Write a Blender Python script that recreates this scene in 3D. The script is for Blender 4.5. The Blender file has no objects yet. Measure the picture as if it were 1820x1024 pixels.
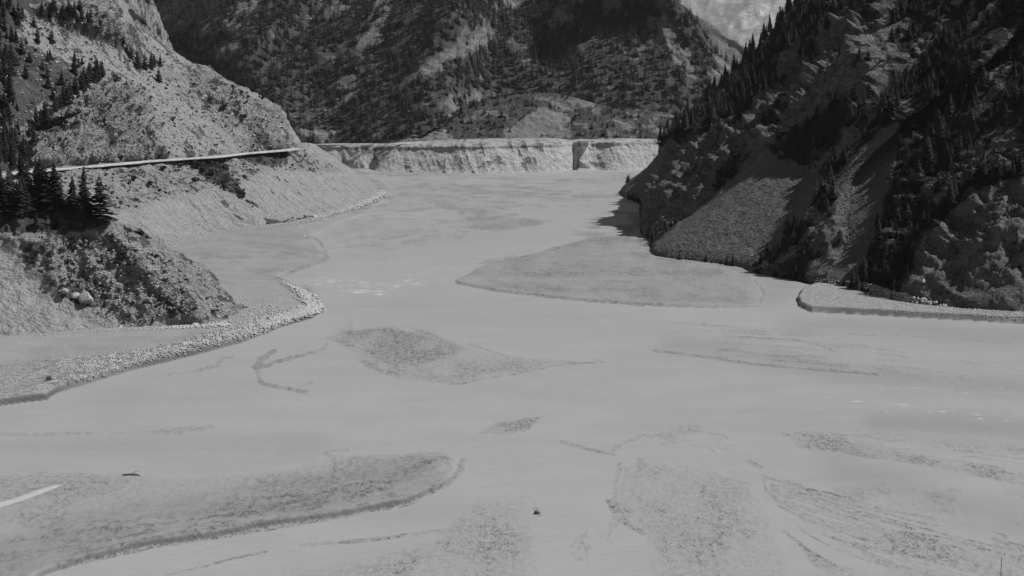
import bpy, math, random
import numpy as np
random.seed(7); RNG = np.random.RandomState(11)
S = bpy.context.scene
COL = S.collection
R = math.radians

# ------------------------------------------------------------ camera, sky, sun, exposure
PITCH = R(8.15); FPX = 2528.0; CAMZ = 60.0
cam = bpy.data.cameras.new('camera'); cam.lens = 50; cam.sensor_width = 36
cam.clip_start = 1; cam.clip_end = 40000
camo = bpy.data.objects.new('camera', cam); COL.objects.link(camo)
cam.clip_end = 60000; camo.location = (0, 0, CAMZ); camo.rotation_euler = (math.pi/2 - PITCH, 0, 0)
S.camera = camo
SUN_EL, SUN_AZ = R(51.5), R(7)          # azimuth measured from +X (right) towards +Y (away)
SKY = 0.052; SUNP = 4.8
w = bpy.data.worlds.new('World'); S.world = w; w.use_nodes = True
nt = w.node_tree; nt.nodes.clear()
sky = nt.nodes.new('ShaderNodeTexSky'); sky.sky_type = 'NISHITA'; sky.sun_disc = False
sky.sun_elevation = SUN_EL; sky.sun_rotation = R(90) - SUN_AZ
bw = nt.nodes.new('ShaderNodeRGBToBW'); bg = nt.nodes.new('ShaderNodeBackground'); wo = nt.nodes.new('ShaderNodeOutputWorld')
nt.links.new(sky.outputs[0], bw.inputs[0]); nt.links.new(bw.outputs[0], bg.inputs[0]); nt.links.new(bg.outputs[0], wo.inputs[0])
bg.inputs[1].default_value = SKY
sl = bpy.data.lights.new('sun', 'SUN'); sl.energy = SUNP; sl.angle = R(0.53); sl.color = (1, 1, 1)
so = bpy.data.objects.new('sun', sl); COL.objects.link(so)
from mathutils import Vector
sd = Vector((math.cos(SUN_EL)*math.cos(SUN_AZ), math.cos(SUN_EL)*math.sin(SUN_AZ), math.sin(SUN_EL)))
so.rotation_euler = sd.to_track_quat('Z', 'Y').to_euler(); so.location = (300, 0, 300)
S.view_settings.view_transform = 'Standard'; S.view_settings.look = 'None'
S.view_settings.exposure = 0.06; S.view_settings.gamma = 1
S.render.resolution_x = 1024; S.render.resolution_y = 576
S.render.engine = 'CYCLES'
S.cycles.volume_bounces = 0; S.cycles.max_bounces = 4; S.cycles.diffuse_bounces = 2

# ------------------------------------------------------------ survey maths
cp, sp_ = math.cos(PITCH), math.sin(PITCH)
def ray(px, py):
    cx = (px-910)/FPX; cy = (512-py)/FPX
    y = cp + cy*sp_; z = -sp_ + cy*cp
    return np.array([cx/y, 1.0, z/y])
def at(px, py, D): return np.array([0, 0, CAMZ]) + D*ray(px, py)
def gd(px, py, z=0.0):
    r = ray(px, py); return (z-CAMZ)/r[2]
def G(px, py, z=0.0): return at(px, py, gd(px, py, z))
def proj(P):
    P = np.asarray(P); x = P[..., 0]; y = P[..., 1]; z = P[..., 2]-CAMZ
    fwd = y*cp - z*sp_; up = y*sp_ + z*cp
    fwd = np.where(np.abs(fwd) < 1e-3, 1e-3, fwd)
    return 910 + FPX*x/fwd, 512 - FPX*up/fwd
def climb(p0, px, py, ang):
    """next point up a slope of the given steepness along a line of sight"""
    r = ray(px, py); t = math.tan(R(ang)); D0 = p0[1]
    def f(D):
        q = np.array([0, 0, CAMZ]) + D*r
        return (q[2]-p0[2]) - t*math.hypot(q[0]-p0[0], q[1]-p0[1])
    lo, hi = D0, D0*3
    if f(lo) < 0: return at(px, py, D0*1.004)
    for _ in range(50):
        m = (lo+hi)/2
        if f(m) > 0: lo = m
        else: hi = m
    return at(px, py, lo)

# ------------------------------------------------------------ noise
def _h(ix, iy, iz, s):
    n = (ix*374761393 + iy*668265263 + iz*2147483647 + s*1274126177) & 0xffffffff
    n = ((n ^ (n >> 13))*1274126177) & 0xffffffff
    return ((n ^ (n >> 16)) & 0xffff)/65535.0*2-1
def vnoise(x, y, z, s=0):
    ix = np.floor(x).astype(np.int64); iy = np.floor(y).astype(np.int64); iz = np.floor(z).astype(np.int64)
    fx, fy, fz = x-ix, y-iy, z-iz
    fx = fx*fx*fx*(fx*(fx*6-15)+10); fy = fy*fy*fy*(fy*(fy*6-15)+10); fz = fz*fz*fz*(fz*(fz*6-15)+10)
    def L(a, b, t): return a+(b-a)*t
    c = [[[_h(ix+i, iy+j, iz+k, s) for k in (0, 1)] for j in (0, 1)] for i in (0, 1)]
    a = L(L(c[0][0][0], c[1][0][0], fx), L(c[0][1][0], c[1][1][0], fx), fy)
    b = L(L(c[0][0][1], c[1][0][1], fx), L(c[0][1][1], c[1][1][1], fx), fy)
    return L(a, b, fz)
def fbm(x, y, z, o=4, g=0.5, s=0):
    r = 0; a = 1; n = 0; f = 1.0
    for i in range(o):
        r = r + a*vnoise(x*f+i*17.3, y*f-i*9.1, z*f+i*5.7, s+i); n += a; a *= g; f *= 2.03
    return r/n
def ridged(x, y, z, o=4, g=0.5, s=0):
    r = 0; a = 1; n = 0; f = 1.0
    for i in range(o):
        r = r + a*(1-2*np.abs(vnoise(x*f+i*13.3, y*f+i*7.1, z*f-i*3.7, s+i))); n += a; a *= g; f *= 2.07
    return r/n
def sstep(a, b, x):
    t = np.clip((x-a)/(b-a), 0, 1); return t*t*(3-2*t)
def inpoly(px, py, poly):
    c = np.zeros(np.shape(px), bool); n = len(poly)
    for i in range(n):
        x1, y1 = poly[i]; x2, y2 = poly[(i+1) % n]
        if y1 == y2: continue
        k = ((y1 > py) != (y2 > py)) & (px < (x2-x1)*(py-y1)/(y2-y1)+x1)
        c ^= k
    return c
def dline(px, py, pts, ky=1.0, closed=False):
    d = np.full(np.shape(px), 1e9); n = len(pts)
    for i in range(n if closed else n-1):
        x1, y1 = pts[i]; x2, y2 = pts[(i+1) % n]
        ax, ay = x2-x1, (y2-y1)*ky; L = ax*ax+ay*ay+1e-9
        t = np.clip(((px-x1)*ax + (py-y1)*ky*ay)/L, 0, 1)
        d = np.minimum(d, (px-x1-t*ax)**2 + ((py-y1)*ky-t*ay)**2)
    return np.sqrt(d)
def sdp(px, py, poly, ky=1.0):
    d = dline(px, py, poly, ky, True)
    return np.where(inpoly(px, py, poly), d, -d)
def soft(px, py, poly, wd=8, ky=1.0): return sstep(-wd, wd, sdp(px, py, poly, ky))

# ------------------------------------------------------------ mesh helpers
def tag(o, label=None, cat=None, group=None, kind=None):
    if label: o['label'] = label
    if cat: o['category'] = cat
    if group: o['group'] = group
    if kind: o['kind'] = kind
    return o
def mesh_np(name, V, Fq, mat, smooth=True, attrs=None):
    me = bpy.data.meshes.new(name); V = np.asarray(V, np.float32); Fq = np.asarray(Fq, np.int32)
    k = Fq.shape[1]; nf = len(Fq)
    me.vertices.add(len(V)); me.vertices.foreach_set('co', V.ravel())
    me.loops.add(nf*k); me.loops.foreach_set('vertex_index', Fq.ravel())
    me.polygons.add(nf); me.polygons.foreach_set('loop_start', np.arange(nf, dtype=np.int32)*k)
    me.polygons.foreach_set('loop_total', np.full(nf, k, np.int32))
    if smooth: me.polygons.foreach_set('use_smooth', np.ones(nf, bool))
    me.update(calc_edges=True)
    for a, v in (attrs or {}).items():
        at_ = me.attributes.new(a, 'FLOAT', 'POINT'); at_.data.foreach_set('value', np.asarray(v, np.float32).ravel())
    me.materials.append(mat)
    return me
def obj(name, me, parent=None, loc=None):
    o = bpy.data.objects.new(name, me); COL.objects.link(o)
    if parent: o.parent = parent
    if loc is not None: o.location = loc
    return o
def gridfaces(nu, nv):
    i = np.arange(nu-1)[:, None]; j = np.arange(nv-1)[None, :]
    a = (i*nv+j); return np.stack([a, a+nv, a+nv+1, a+1], -1).reshape(-1, 4)
def cr(P, t_new, t):
    """smooth interpolation of rows P (n,...) at parameters t -> t_new"""
    P = np.asarray(P, float); n = len(P); t = np.asarray(t, float)
    dt = np.diff(t); sh = (-1,)+(1,)*(P.ndim-1)
    sl_ = np.diff(P, axis=0)/dt.reshape(sh); m = np.empty_like(P)
    m[0] = sl_[0]; m[-1] = sl_[-1]
    if n > 2:
        w0 = dt[1:].reshape(sh); w1 = dt[:-1].reshape(sh)
        m[1:-1] = (sl_[:-1]*w0+sl_[1:]*w1)/(w0+w1)*0.85
    k = np.clip(np.searchsorted(t, t_new, 'right')-1, 0, n-2)
    h = dt[k]; s = ((t_new-t[k])/h).reshape(sh); hh = h.reshape(sh)
    return (P[k]*(2*s**3-3*s**2+1)+m[k]*hh*(s**3-2*s**2+s)+P[k+1]*(-2*s**3+3*s**2)+m[k+1]*hh*(s**3-s**2))
def loft(cols, nu, nv):
    A = np.array(cols)                                  # ncol, nrow, 3
    px, py = proj(A)
    def par(ax):
        d = np.hypot(np.diff(px, axis=ax), np.diff(py, axis=ax)).mean(axis=1-ax)
        d3 = np.linalg.norm(np.diff(A, axis=ax), axis=2).mean(axis=1-ax)
        d = np.minimum(d, 600)+d3*0.15+0.5
        return np.concatenate([[0], np.cumsum(d)])
    tu, tv = par(0), par(1)
    B = cr(A, np.linspace(0, tu[-1], nu), tu)
    B = np.swapaxes(cr(np.swapaxes(B, 0, 1), np.linspace(0, tv[-1], nv), tv), 0, 1)
    return B
def normals(B):
    du = np.gradient(B, axis=0); dv = np.gradient(B, axis=1)
    n = np.cross(du, dv); n /= (np.linalg.norm(n, axis=2, keepdims=True)+1e-9)
    n *= np.sign(n[..., 2:3]+1e-9)
    return n
def column(pts, base=None, ang=36, zb=0.0, back=True):
    """first (px,py) stands on height zb (or distance base), the rest climb"""
    p = at(pts[0][0], pts[0][1], base) if base else G(pts[0][0], pts[0][1], zb)
    out = [p]
    for q in pts[1:]:
        p = climb(p, q[0], q[1], q[2] if len(q) > 2 else ang); out.append(p)
    if back:
        out.append(out[-1]+np.array([0, 45, -6.0])); out.append(out[-1]+np.array([0, 130, -85.0]))
    return out
def skirt(cols, dz=-6, dy=0):
    return [[c[0]+np.array([0, 0, dz])]+c for c in cols]

# ------------------------------------------------------------ materials (neutral greys: a black-and-white place)
class NT:
    def __init__(s, name):
        s.m = bpy.data.materials.new(name); s.m.use_nodes = True; s.t = s.m.node_tree; s.t.nodes.clear()
        s.out = s.n('ShaderNodeOutputMaterial'); s.b = s.n('ShaderNodeBsdfPrincipled')
        s.b.inputs['Specular IOR Level'].default_value = 0.2; s.b.inputs['Roughness'].default_value = 0.9
        s.l(s.b.outputs[0], s.out.inputs[0])
        s.pos = s.n('ShaderNodeNewGeometry').outputs['Position']
    def n(s, t, **k):
        x = s.t.nodes.new(t)
        for a, b in k.items(): setattr(x, a, b)
        return x
    def l(s, a, b): s.t.links.new(a, b)
    def put(s, x, sock):
        if hasattr(x, 'is_linked'): s.l(x, sock)
        else: sock.default_value = x
    def math(s, op, a, b=0.0, c=None, clamp=False):
        x = s.n('ShaderNodeMath', operation=op); x.use_clamp = clamp
        s.put(a, x.inputs[0]); s.put(b, x.inputs[1])
        if c is not None: s.put(c, x.inputs[2])
        return x.outputs[0]
    def mul(s, a, b): return s.math('MULTIPLY', a, b)
    def add(s, a, b): return s.math('ADD', a, b)
    def rng(s, v, a, b, c=0.0, d=1.0):
        x = s.n('ShaderNodeMapRange'); x.interpolation_type = 'SMOOTHSTEP'
        s.put(v, x.inputs[0]); s.put(a, x.inputs[1]); s.put(b, x.inputs[2]); s.put(c, x.inputs[3]); s.put(d, x.inputs[4])
        return x.outputs[0]
    def noise(s, scale, det=4, rough=0.55, stretch=None, dist=0.0, rot=0.0):
        v = s.pos
        if stretch:
            mp = s.n('ShaderNodeMapping'); mp.inputs['Scale'].default_value = stretch; mp.inputs['Rotation'].default_value = (0, 0, rot)
            s.l(v, mp.inputs[0]); v = mp.outputs[0]
        x = s.n('ShaderNodeTexNoise'); x.inputs['Scale'].default_value = scale; x.inputs['Detail'].default_value = det
        x.inputs['Roughness'].default_value = rough; x.inputs['Distortion'].default_value = dist
        s.l(v, x.inputs['Vector']); return x.outputs[0]
    def voro(s, scale, feature='F1', out='Distance'):
        x = s.n('ShaderNodeTexVoronoi'); x.feature = feature; x.inputs['Scale'].default_value = scale
        s.l(s.pos, x.inputs['Vector']); return x.outputs[out]
    def attr(s, name):
        x = s.n('ShaderNodeAttribute'); x.attribute_name = name; return x.outputs['Fac']
    def mix(s, f, a, b):
        x = s.n('ShaderNodeMix'); x.data_type = 'FLOAT'
        s.put(f, x.inputs[0]); s.put(a, x.inputs[2]); s.put(b, x.inputs[3]); return x.outputs[0]
    def col(s, v):
        s.l(v, s.b.inputs['Base Color'])
    def bump(s, h, strength, dist):
        x = s.n('ShaderNodeBump'); x.inputs['Strength'].default_value = strength; x.inputs['Distance'].default_value = dist
        s.l(h, x.inputs['Height']); s.l(x.outputs[0], s.b.inputs['Normal'])

def hill_mat(name, rock=0.3, scree=0.33, veg=0.05, fine=1.0, bump=0.8):
    m = NT(name)
    big = m.noise(0.035*fine, 5, 0.6); mid = m.noise(0.22*fine, 6, 0.65); hf = m.noise(1.1*fine, 5, 0.7)
    strat = m.noise(0.12*fine, 6, 0.7, (1.0, 1.0, 3.2), 0.6)
    rk = m.math('MULTIPLY', m.rng(strat, 0.3, 0.72, 0.62, 1.2), rock)
    rk = m.mul(rk, m.rng(hf, 0.34, 0.62, 0.48, 1.16))
    rk = m.mul(rk, m.rng(mid, 0.36, 0.47, 0.5, 1.0))
    sc = m.mul(m.rng(mid, 0.25, 0.75, 0.85, 1.1), scree)
    sc = m.mul(sc, m.rng(hf, 0.34, 0.62, 0.8, 1.08))
    c = m.mix(m.attr('scree'), rk, sc)
    vg = m.mul(m.rng(mid, 0.3, 0.7, 0.6, 1.5), veg)
    vf = m.rng(m.add(m.attr('veg'), m.mul(m.add(mid, -0.5), 1.6)), 0.42, 0.62)
    c = m.mix(vf, c, vg)
    m.col(c)
    h = m.add(m.mul(mid, 2.4), m.mul(hf, m.mix(m.attr('scree'), 1.2, 0.32)))
    h = m.mul(h, m.mix(vf, 1.0, 0.35))
    m.bump(h, bump, 2.2/fine)
    return m.m
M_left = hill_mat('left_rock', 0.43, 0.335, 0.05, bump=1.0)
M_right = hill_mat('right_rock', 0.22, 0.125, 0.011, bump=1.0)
M_cent = hill_mat('centre_rock', 0.2, 0.18, 0.045, 1.0, 0.5)
M_bank = hill_mat('far_bank', 0.37, 0.44, 0.1, 0.8)

def floor_mat():
    m = NT('silt_and_gravel')
    big = m.noise(0.02, 4, 0.5); mid = m.noise(0.12, 5, 0.6); hf = m.noise(3.4, 4, 0.8, (1.0, 0.4, 1)); hf2 = m.noise(1.1, 5, 0.75, (1.0, 0.5, 1))
    c = m.mul(m.rng(mid, 0.25, 0.75, 0.88, 1.06), 0.262)
    c = m.mul(c, m.rng(hf, 0.3, 0.7, 0.86, 1.1))
    c = m.mix(m.rng(m.add(m.attr('lift'), m.mul(m.add(hf, -.5), .12)), 0.02, 0.2), 0.290, c)
    c = m.mul(c, m.rng(hf, 0.3, 0.7, 0.93, 1.05))
    c = m.mix(m.attr('deep'), c, m.mul(c, 0.78))
    coarse = m.attr('coarse')                             # bare shingle, paler and rougher
    vor = m.voro(0.9)
    pc = m.mul(m.rng(vor, 0.05, 0.6, 1.2, 0.6), 0.36)
    c = m.mix(coarse, c, m.mul(pc, m.rng(hf, 0.35, 0.65, 0.7, 1.2)))
    dk = m.attr('dark')
    sp = m.add(m.add(0.30, m.mul(m.add(hf2, -0.5), 2.8)), m.mul(m.add(hf, -0.5), 3.8))
    f1 = m.math('MULTIPLY', m.math('MAXIMUM', sp, 0.0), m.mul(dk, 1.25), clamp=True)
    c = m.mix(f1, c, 0.07)
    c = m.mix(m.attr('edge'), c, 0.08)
    m.col(c)
    h = m.add(m.mul(hf, m.mix(coarse, 0.25, 1.0)), m.mul(hf2, 0.4))
    m.bump(h, 0.45, 0.5)
    return m.m
def water_mat():
    m = NT('milky_water')
    a = m.noise(0.015, 4, 0.5); b = m.noise(0.10, 5, 0.6, (0.5, 1.0, 1)); r = m.noise(0.8, 4, 0.65, (0.45, 1.4, 1))
    c = m.mul(m.rng(a, 0.3, 0.7, 0.97, 1.03), 0.295)
    c = m.mul(c, m.rng(b, 0.3, 0.7, 0.955, 1.03))
    c = m.mul(c, m.rng(r, 0.35, 0.65, 0.97, 1.03))
    c = m.mix(m.attr('deep'), c, m.mul(c, 0.78))
    fo = m.noise(0.55, 5, 0.8, (0.35, 1.5, 1))
    f = m.rng(m.add(fo, m.mul(m.attr('sparkle'), 0.17)), 0.69, 0.76)
    f = m.mul(f, m.rng(m.attr('sparkle'), 0.05, 0.3))
    c = m.mix(f, c, 0.8)  # white speckle paints the sparkle of the small rapids into the colour
    m.col(c)
    m.b.inputs['Roughness'].default_value = 0.5; m.b.inputs['Specular IOR Level'].default_value = 0.2
    m.bump(r, 0.25, 0.25)
    return m.m
M_floor = floor_mat(); M_water = water_mat()
def flat_mat(name, v, var=0.25, scale=1.0, rough=0.9, bump=0.3, leafy=False):
    m = NT(name)
    n = m.noise(scale, 4, 0.65)
    c = m.mul(m.rng(n, 0.3, 0.7, 1-var, 1+var), v)
    if leafy:
        oi = m.n('ShaderNodeObjectInfo'); c = m.mul(c, m.rng(oi.outputs['Random'], 0, 1, 0.45, 1.9))
    m.col(c); m.b.inputs['Roughness'].default_value = rough
    if bump: m.bump(n, bump, 0.3)
    return m.m
M_road = flat_mat('pale_road', 0.34, 0.25, 0.25)
M_stone = flat_mat('pale_stone', 0.38, 0.3, 1.2, bump=0.6)
M_stone_mid = flat_mat('grey_stone', .3, .3, 1.2)
M_cobble = flat_mat('river_cobble', 0.33, 0.45, .6, bump=0.6)
M_stone_dark = flat_mat('dark_stone', 0.16, 0.3, 1.2, bump=0.6)
M_bark = flat_mat('bark', 0.07, 0.3, 3)
M_needle = flat_mat('needles', 0.015, 0.35, 0.8, leafy=True, bump=0)
M_leaf = flat_mat('shrub_leaves', 0.05, 0.3, 0.8, leafy=True, bump=0)
M_twig = flat_mat('bare_twigs', 0.07, 0.3, 0.8, leafy=True, bump=0)
M_wood = flat_mat('grey_driftwood', 0.12, 0.3, 2)
M_pole = flat_mat('dark_pole', 0.03, 0.2, 2)

# ------------------------------------------------------------ patches
PATCH = {}
def build_patch(name, cols, nu, nv, mat, disp, paint, kindname=None):
    B = loft(cols, nu, nv); N = normals(B)
    U, V = np.meshgrid(np.linspace(0, 1, nu), np.linspace(0, 1, nv), indexing='ij')
    px, py = proj(B)
    B = B + N*disp(B, px, py, U, V)[..., None]
    px, py = proj(B)
    at_ = paint(B, px, py, normals(B))
    me = mesh_np(kindname or name, B.reshape(-1, 3), gridfaces(nu, nv), mat, True, at_)
    o = obj(kindname or name, me); tag(o, kind='structure')
    PATCH[name] = (B, px, py, normals(B))
    return o

# ---- left hill above the road
LH = []
def c_(*pts, **k): return column(list(pts), **k)
zr = 28
LH.append(c_((-420, 345), (-400, 280, 40), (-380, 200, 40), (-370, 100, 38), (-360, -20, 38), (-350, -140, 38), zb=zr))
LH.append(c_((-150, 318), (-150, 260, 42), (-140, 190, 42), (-140, 90, 38), (-140, -20, 38), (-140, -140, 38), zb=zr))
LH.append(c_((0, 305), (0, 250, 45), (5, 180, 45), (-30, 90, 34), (-20, 0, 40), (-10, -130, 40), zb=zr))
LH.append(c_((58, 299), (62, 240, 50), (85, 195, 48), (40, 110, 34), (50, 20, 40), (50, -120, 42), zb=zr))
LH.append(c_((130, 294), (135, 225, 52), (150, 160, 52), (95, 95, 33), (110, 10, 40), (110, -110, 44), zb=zr))
LH.append(c_((205, 288), (205, 220, 54), (200, 145, 56), (150, 85, 32), (160, 10, 42), (160, -100, 46), zb=zr))
LH.append(c_((270, 283), (262, 225, 54), (235, 160, 50), (195, 95, 32), (192, 25, 46), (185, -90, 48), zb=zr))
LH.append(c_((300, 281), (280, 232, 37), (250, 180, 36), (222, 115, 38), (208, 40, 46), (196, -80, 48), zb=zr))
LH.append(c_((370, 276), (335, 220, 37), (302, 170, 37), (268, 125, 38), (238, 60, 44), (205, -60, 50), zb=zr))
LH.append(c_((440, 268), (402, 215, 37), (362, 170, 38), (322, 132, 40), (282, 92, 42), (214, 10, 50), zb=zr))
LH.append(c_((495, 264), (465, 222, 40), (430, 185, 42), (392, 158, 42), (330, 118, 42), (226, 40, 50), zb=zr))
LH.append(c_((522, 260), (510, 235, 55), (497, 208, 50), (470, 186, 45), (400, 150, 42), (240, 52, 45), zb=zr))
LH.append(c_((527, 259), (518, 240, 50), (502, 211, 50), (478, 189, 40), (404, 151, 40), (244, 56, 40), zb=zr))
back = []
for i, p in enumerate(LH[-1]): back.append(p + np.array([-25-6*i, 45, -12.0-2*i]))
LH.append(back)
back2 = [p + np.array([-90, 150, -50.0]) for p in back]; LH.append(back2)
rk_left = [(45, 300), (55, 215), (150, 160), (200, 140), (240, 165), (278, 270), (275, 290)]
rk_left2 = [(290, 130), (360, 125), (420, 160), (495, 198), (520, 262), (440, 268), (360, 200)]
rk_left3 = [(170, -30), (215, 30), (235, 70), (180, 70), (60, 20)]
def disp_left(B, px, py, U, V):
    x, y, z = B[..., 0], B[..., 1], B[..., 2]
    rock = np.maximum.reduce([soft(px, py, rk_left, 12), 0.75*soft(px, py, rk_left2, 15), 0.8*soft(px, py, rk_left3, 12)])
    big = ridged(x/45, y/45, z/60, 3, 0.5, 1)*3.0
    r = ridged(x/16, y/16, z/26, 5, 0.62, 3)*5.0+fbm(x/4, y/4, z/7, 4, 0.7, 9)*4.0 + ridged(x/6, y/6, z/3.0, 3, 0.6, 30)*1.3 + ridged((x*.5+y)/9, z/55, x/25, 4, 0.6, 33)*5.5
    s = fbm(x/9, y/9, z/9, 5, 0.68, 5)*1.5
    d = big*0.6 + r*rock + s*(1-rock) + (1-rock)*0.8*ridged(x/12, y/12, z/12, 3, .5, 8)
    return d*sstep(0.0, 0.03, V)
def paint_left(B, px, py, N):
    x, y, z = B[..., 0], B[..., 1], B[..., 2]
    rock = np.maximum.reduce([soft(px, py, rk_left, 12), 0.8*soft(px, py, rk_left2, 15), 0.8*soft(px, py, rk_left3, 12)])
    n = fbm(x/12, y/12, z/12, 4, .6, 20)
    crack = sstep(.35, .75, ridged((x*.5+y)/9, z/55, x/25, 4, 0.6, 33)*-1+.25)  # crevices between the cliff ribs, darkened through the veg mask
    scree = np.clip(1-rock+n*0.4, 0, 1)
    veg = np.zeros_like(px)
    veg = np.maximum(veg, 0.75*soft(px, py, [(-500, 330), (50, 310), (40, 220), (150, 150), (190, 130), (110, 100), (40, 60), (90, 0), (100, -200), (-500, -200)], 25))
    veg = np.maximum(veg, 0.62*soft(px, py, [(150, 40), (190, 60), (300, 115), (290, 125), (170, 75), (60, 40)], 12))
    veg = np.maximum(veg, 0.45*soft(px, py, [(340, 150), (400, 170), (470, 230), (430, 225), (370, 190)], 12))
    veg = np.maximum(veg, 0.38*np.ones_like(px))
    return {'scree': scree, 'veg': veg + n*0.38 + .25*crack*rock}
build_patch('left_hill', skirt(LH, -8), 560, 330, M_left, disp_left, paint_left, 'rocky_hillside')

# ---- left bank below the road (road edge -> river bed)
def bankcol(top, bot, mids=None, zt=27.6, zb_=-2.0):
    T = G(*top, zt); b = G(*bot, 0.0)
    out = []
    for t, dz in ((0, 0), (0.12, 0), (0.35, 0), (0.62, 0), (0.86, 0), (1.0, 0)):
        p = T*(1-t)+b*t; z = T[2]*(1-t)
        if mids: z = np.interp(t, [m[0] for m in mids], [m[1] for m in mids])*T[2]
        p[2] = z+dz; out.append(p)
    d = b-T; d[2] = 0; d /= np.linalg.norm(d)+1e-9
    out.append(b + d*8 + np.array([0, 0, -3.0]))
    return out
mid1 = [(0, 1), (.12, .985), (.35, .76), (.62, .4), (.86, .1), (1, 0)]
mid2 = [(0, 1), (.12, .99), (.35, .80), (.62, .45), (.86, .12), (1, 0)]
BK = [bankcol((-430, 349.5), (-200, 640), mid2), bankcol((-160, 322), (0, 560), mid2), bankcol((0, 307), (130, 500), mid2),
      bankcol((60, 300.5), (215, 470), mid2), bankcol((130, 295.5), (280, 455), mid2), bankcol((205, 289.5), (345, 432), mid2),
      bankcol((285, 283.2), (420, 411), mid2), bankcol((370, 276.5), (490, 401), mid2), bankcol((440, 270), (565, 386), mid1),
      bankcol((495, 265), (640, 361), mid1), bankcol((525, 263), (672, 346), mid1), bankcol((535, 262), (668, 330), mid1),
      bankcol((540, 261), (640, 318), mid1), bankcol((520, 260), (600, 308), mid1), bankcol((490, 259), (560, 303), mid1)]
BK = [[c[0]+np.array([-8, 4, -1.5])]+c for c in BK]
def disp_bank(B, px, py, U, V):
    x, y, z = B[..., 0], B[..., 1], B[..., 2]
    # fall-line rills
    s = y*0.9+x*0.4
    low = sstep(330, 372, py+(px-300)*0.0 + fbm(x/15, y/15, z/9, 2, .5, 61)*15)
    ril = ridged(s/7.0, z/34, s*0+1.3, 4, 0.55, 40)
    hummock = fbm(x/10, y/10, z/10, 5, 0.6, 41)*1.6+fbm(x/2.5, y/2.5, z/2.5, 3, .6, 43)*.5
    d = (-np.maximum(ril, 0)**2*2.3 + ril*0.35)*(0.35+0.65*low) + hummock*(1-low*0.75)
    d = d + ridged(s/26.0, z/60, s*0+7.3, 2, .5, 47)*1.2
    return d*sstep(0.02, 0.14, V)*sstep(1.0, 0.9, V)
bank_upper = [(60, 300), (530, 262), (600, 300), (560, 310), (480, 300), (415, 338), (330, 345), (215, 378), (120, 380)]
def paint_bank(B, px, py, N):
    x, y, z = B[..., 0], B[..., 1], B[..., 2]; n = fbm(x/10, y/10, z/10, 4, .6, 50)
    up = soft(px, py, bank_upper, 10)
    veg = 0.38*up + 0.25*up*n
    veg = np.maximum(veg, 0.85*soft(px, py, [(335, 283), (395, 285), (425, 330), (450, 365), (415, 345), (360, 315)], 9))
    veg = np.maximum(veg, 0.72*soft(px, py, [(425, 268), (520, 270), (500, 300), (440, 290)], 10))
    veg = np.maximum(veg, 0.6*soft(px, py, [(470, 385), (500, 392), (600, 375), (650, 352), (650, 362), (560, 392), (470, 404)], 5))
    s = y*0.9+x*0.4
    veg = np.maximum(veg, 0.46*sstep(0.45, 0.8, ridged(s/7.0, z/34, s*0+1.3, 4, 0.55, 40)))  # carved rills drawn darker through the veg mask
    return {'scree': np.clip(1-0.6*up+n*.3, 0, 1), 'veg': veg}
build_patch('left_bank', BK, 620, 200, M_left, disp_bank, paint_bank, 'eroded_bank')

# ---- near left spur (boulder clay nose under the big trees)
NL = []
def top_back(c): return c
NL.append(column([(-520, 650), (-520, 560, 30), (-520, 470, 34), (-520, 380, 34)]))
NL.append(column([(-200, 625), (-200, 540, 30), (-200, 460, 34), (-200, 355, 34)]))
NL.append(column([(-60, 612), (-60, 530, 33), (-60, 440, 36), (-60, 345, 34)]))
NL.append(column([(50, 604), (35, 520, 34), (0, 430, 37), (-5, 342, 33)]))
NL.append(column([(130, 598), (105, 525, 34), (60, 440, 38), (40, 346, 33)]))
NL.append(column([(200, 592), (165, 530, 33), (110, 440, 40), (80, 352, 33)]))
NL.append(column([(270, 589), (215, 530, 35), (160, 450, 38), (125, 368, 33)]))
NL.append(column([(330, 586), (270, 525, 36), (215, 455, 38), (170, 388, 34)]))
NL.append(column([(380, 583), (320, 535, 37), (260, 470, 36), (205, 400, 33)]))
NL.append(column([(402, 574), (345, 525, 34), (285, 465, 33), (225, 410, 30)]))
NL.append(column([(425, 560), (362, 520, 30), (300, 468, 30), (235, 418, 28)]))
for c in NL:                                            # the back falls to the foot of the bank
    c[-2] = c[-3]+np.array([2, 16, -4.5]); c[-1] = c[-3]+np.array([8, 62, -24.0])
lastc = NL[-1]
NL.append([p+np.array([3+.5*i, 5+.5*i, -2.0-.5*i]) for i, p in enumerate(lastc)])
NL.append([p+np.array([8+1.5*i, 14+i, -6.0-2.0*i]) for i, p in enumerate(lastc)])
NL.append([p+np.array([14+3*i, 30+i, -14.0-4.0*i]) for i, p in enumerate(lastc)])
nl_fan = [(-10, 410), (40, 470), (110, 530), (200, 565), (400, 575), (400, 600), (-300, 640), (-300, 420)]
def disp_nl(B, px, py, U, V):
    x, y, z = B[..., 0], B[..., 1], B[..., 2]
    fan = soft(px, py, nl_fan, 14)
    r = ridged(x/11, y/11, z/12, 4, 0.6, 70)*1.9 + fbm(x/3, y/3, z/3, 4, .65, 72)*1.9 + fbm(x/1.0, y/1.0, z/1.0, 2, .65, 75)*.25
    s = x*0.9-y*0.5
    ril = ridged(s/4.0, z/18, s*0, 3, .55, 74)
    d = r*(1-fan) + fan*(ril*0.35-1.2+fbm(x/4, y/4, z/4, 3, .6, 73)*.35)
    return d*sstep(0.0, 0.1, V)*sstep(1.0, .86, U)
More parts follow.
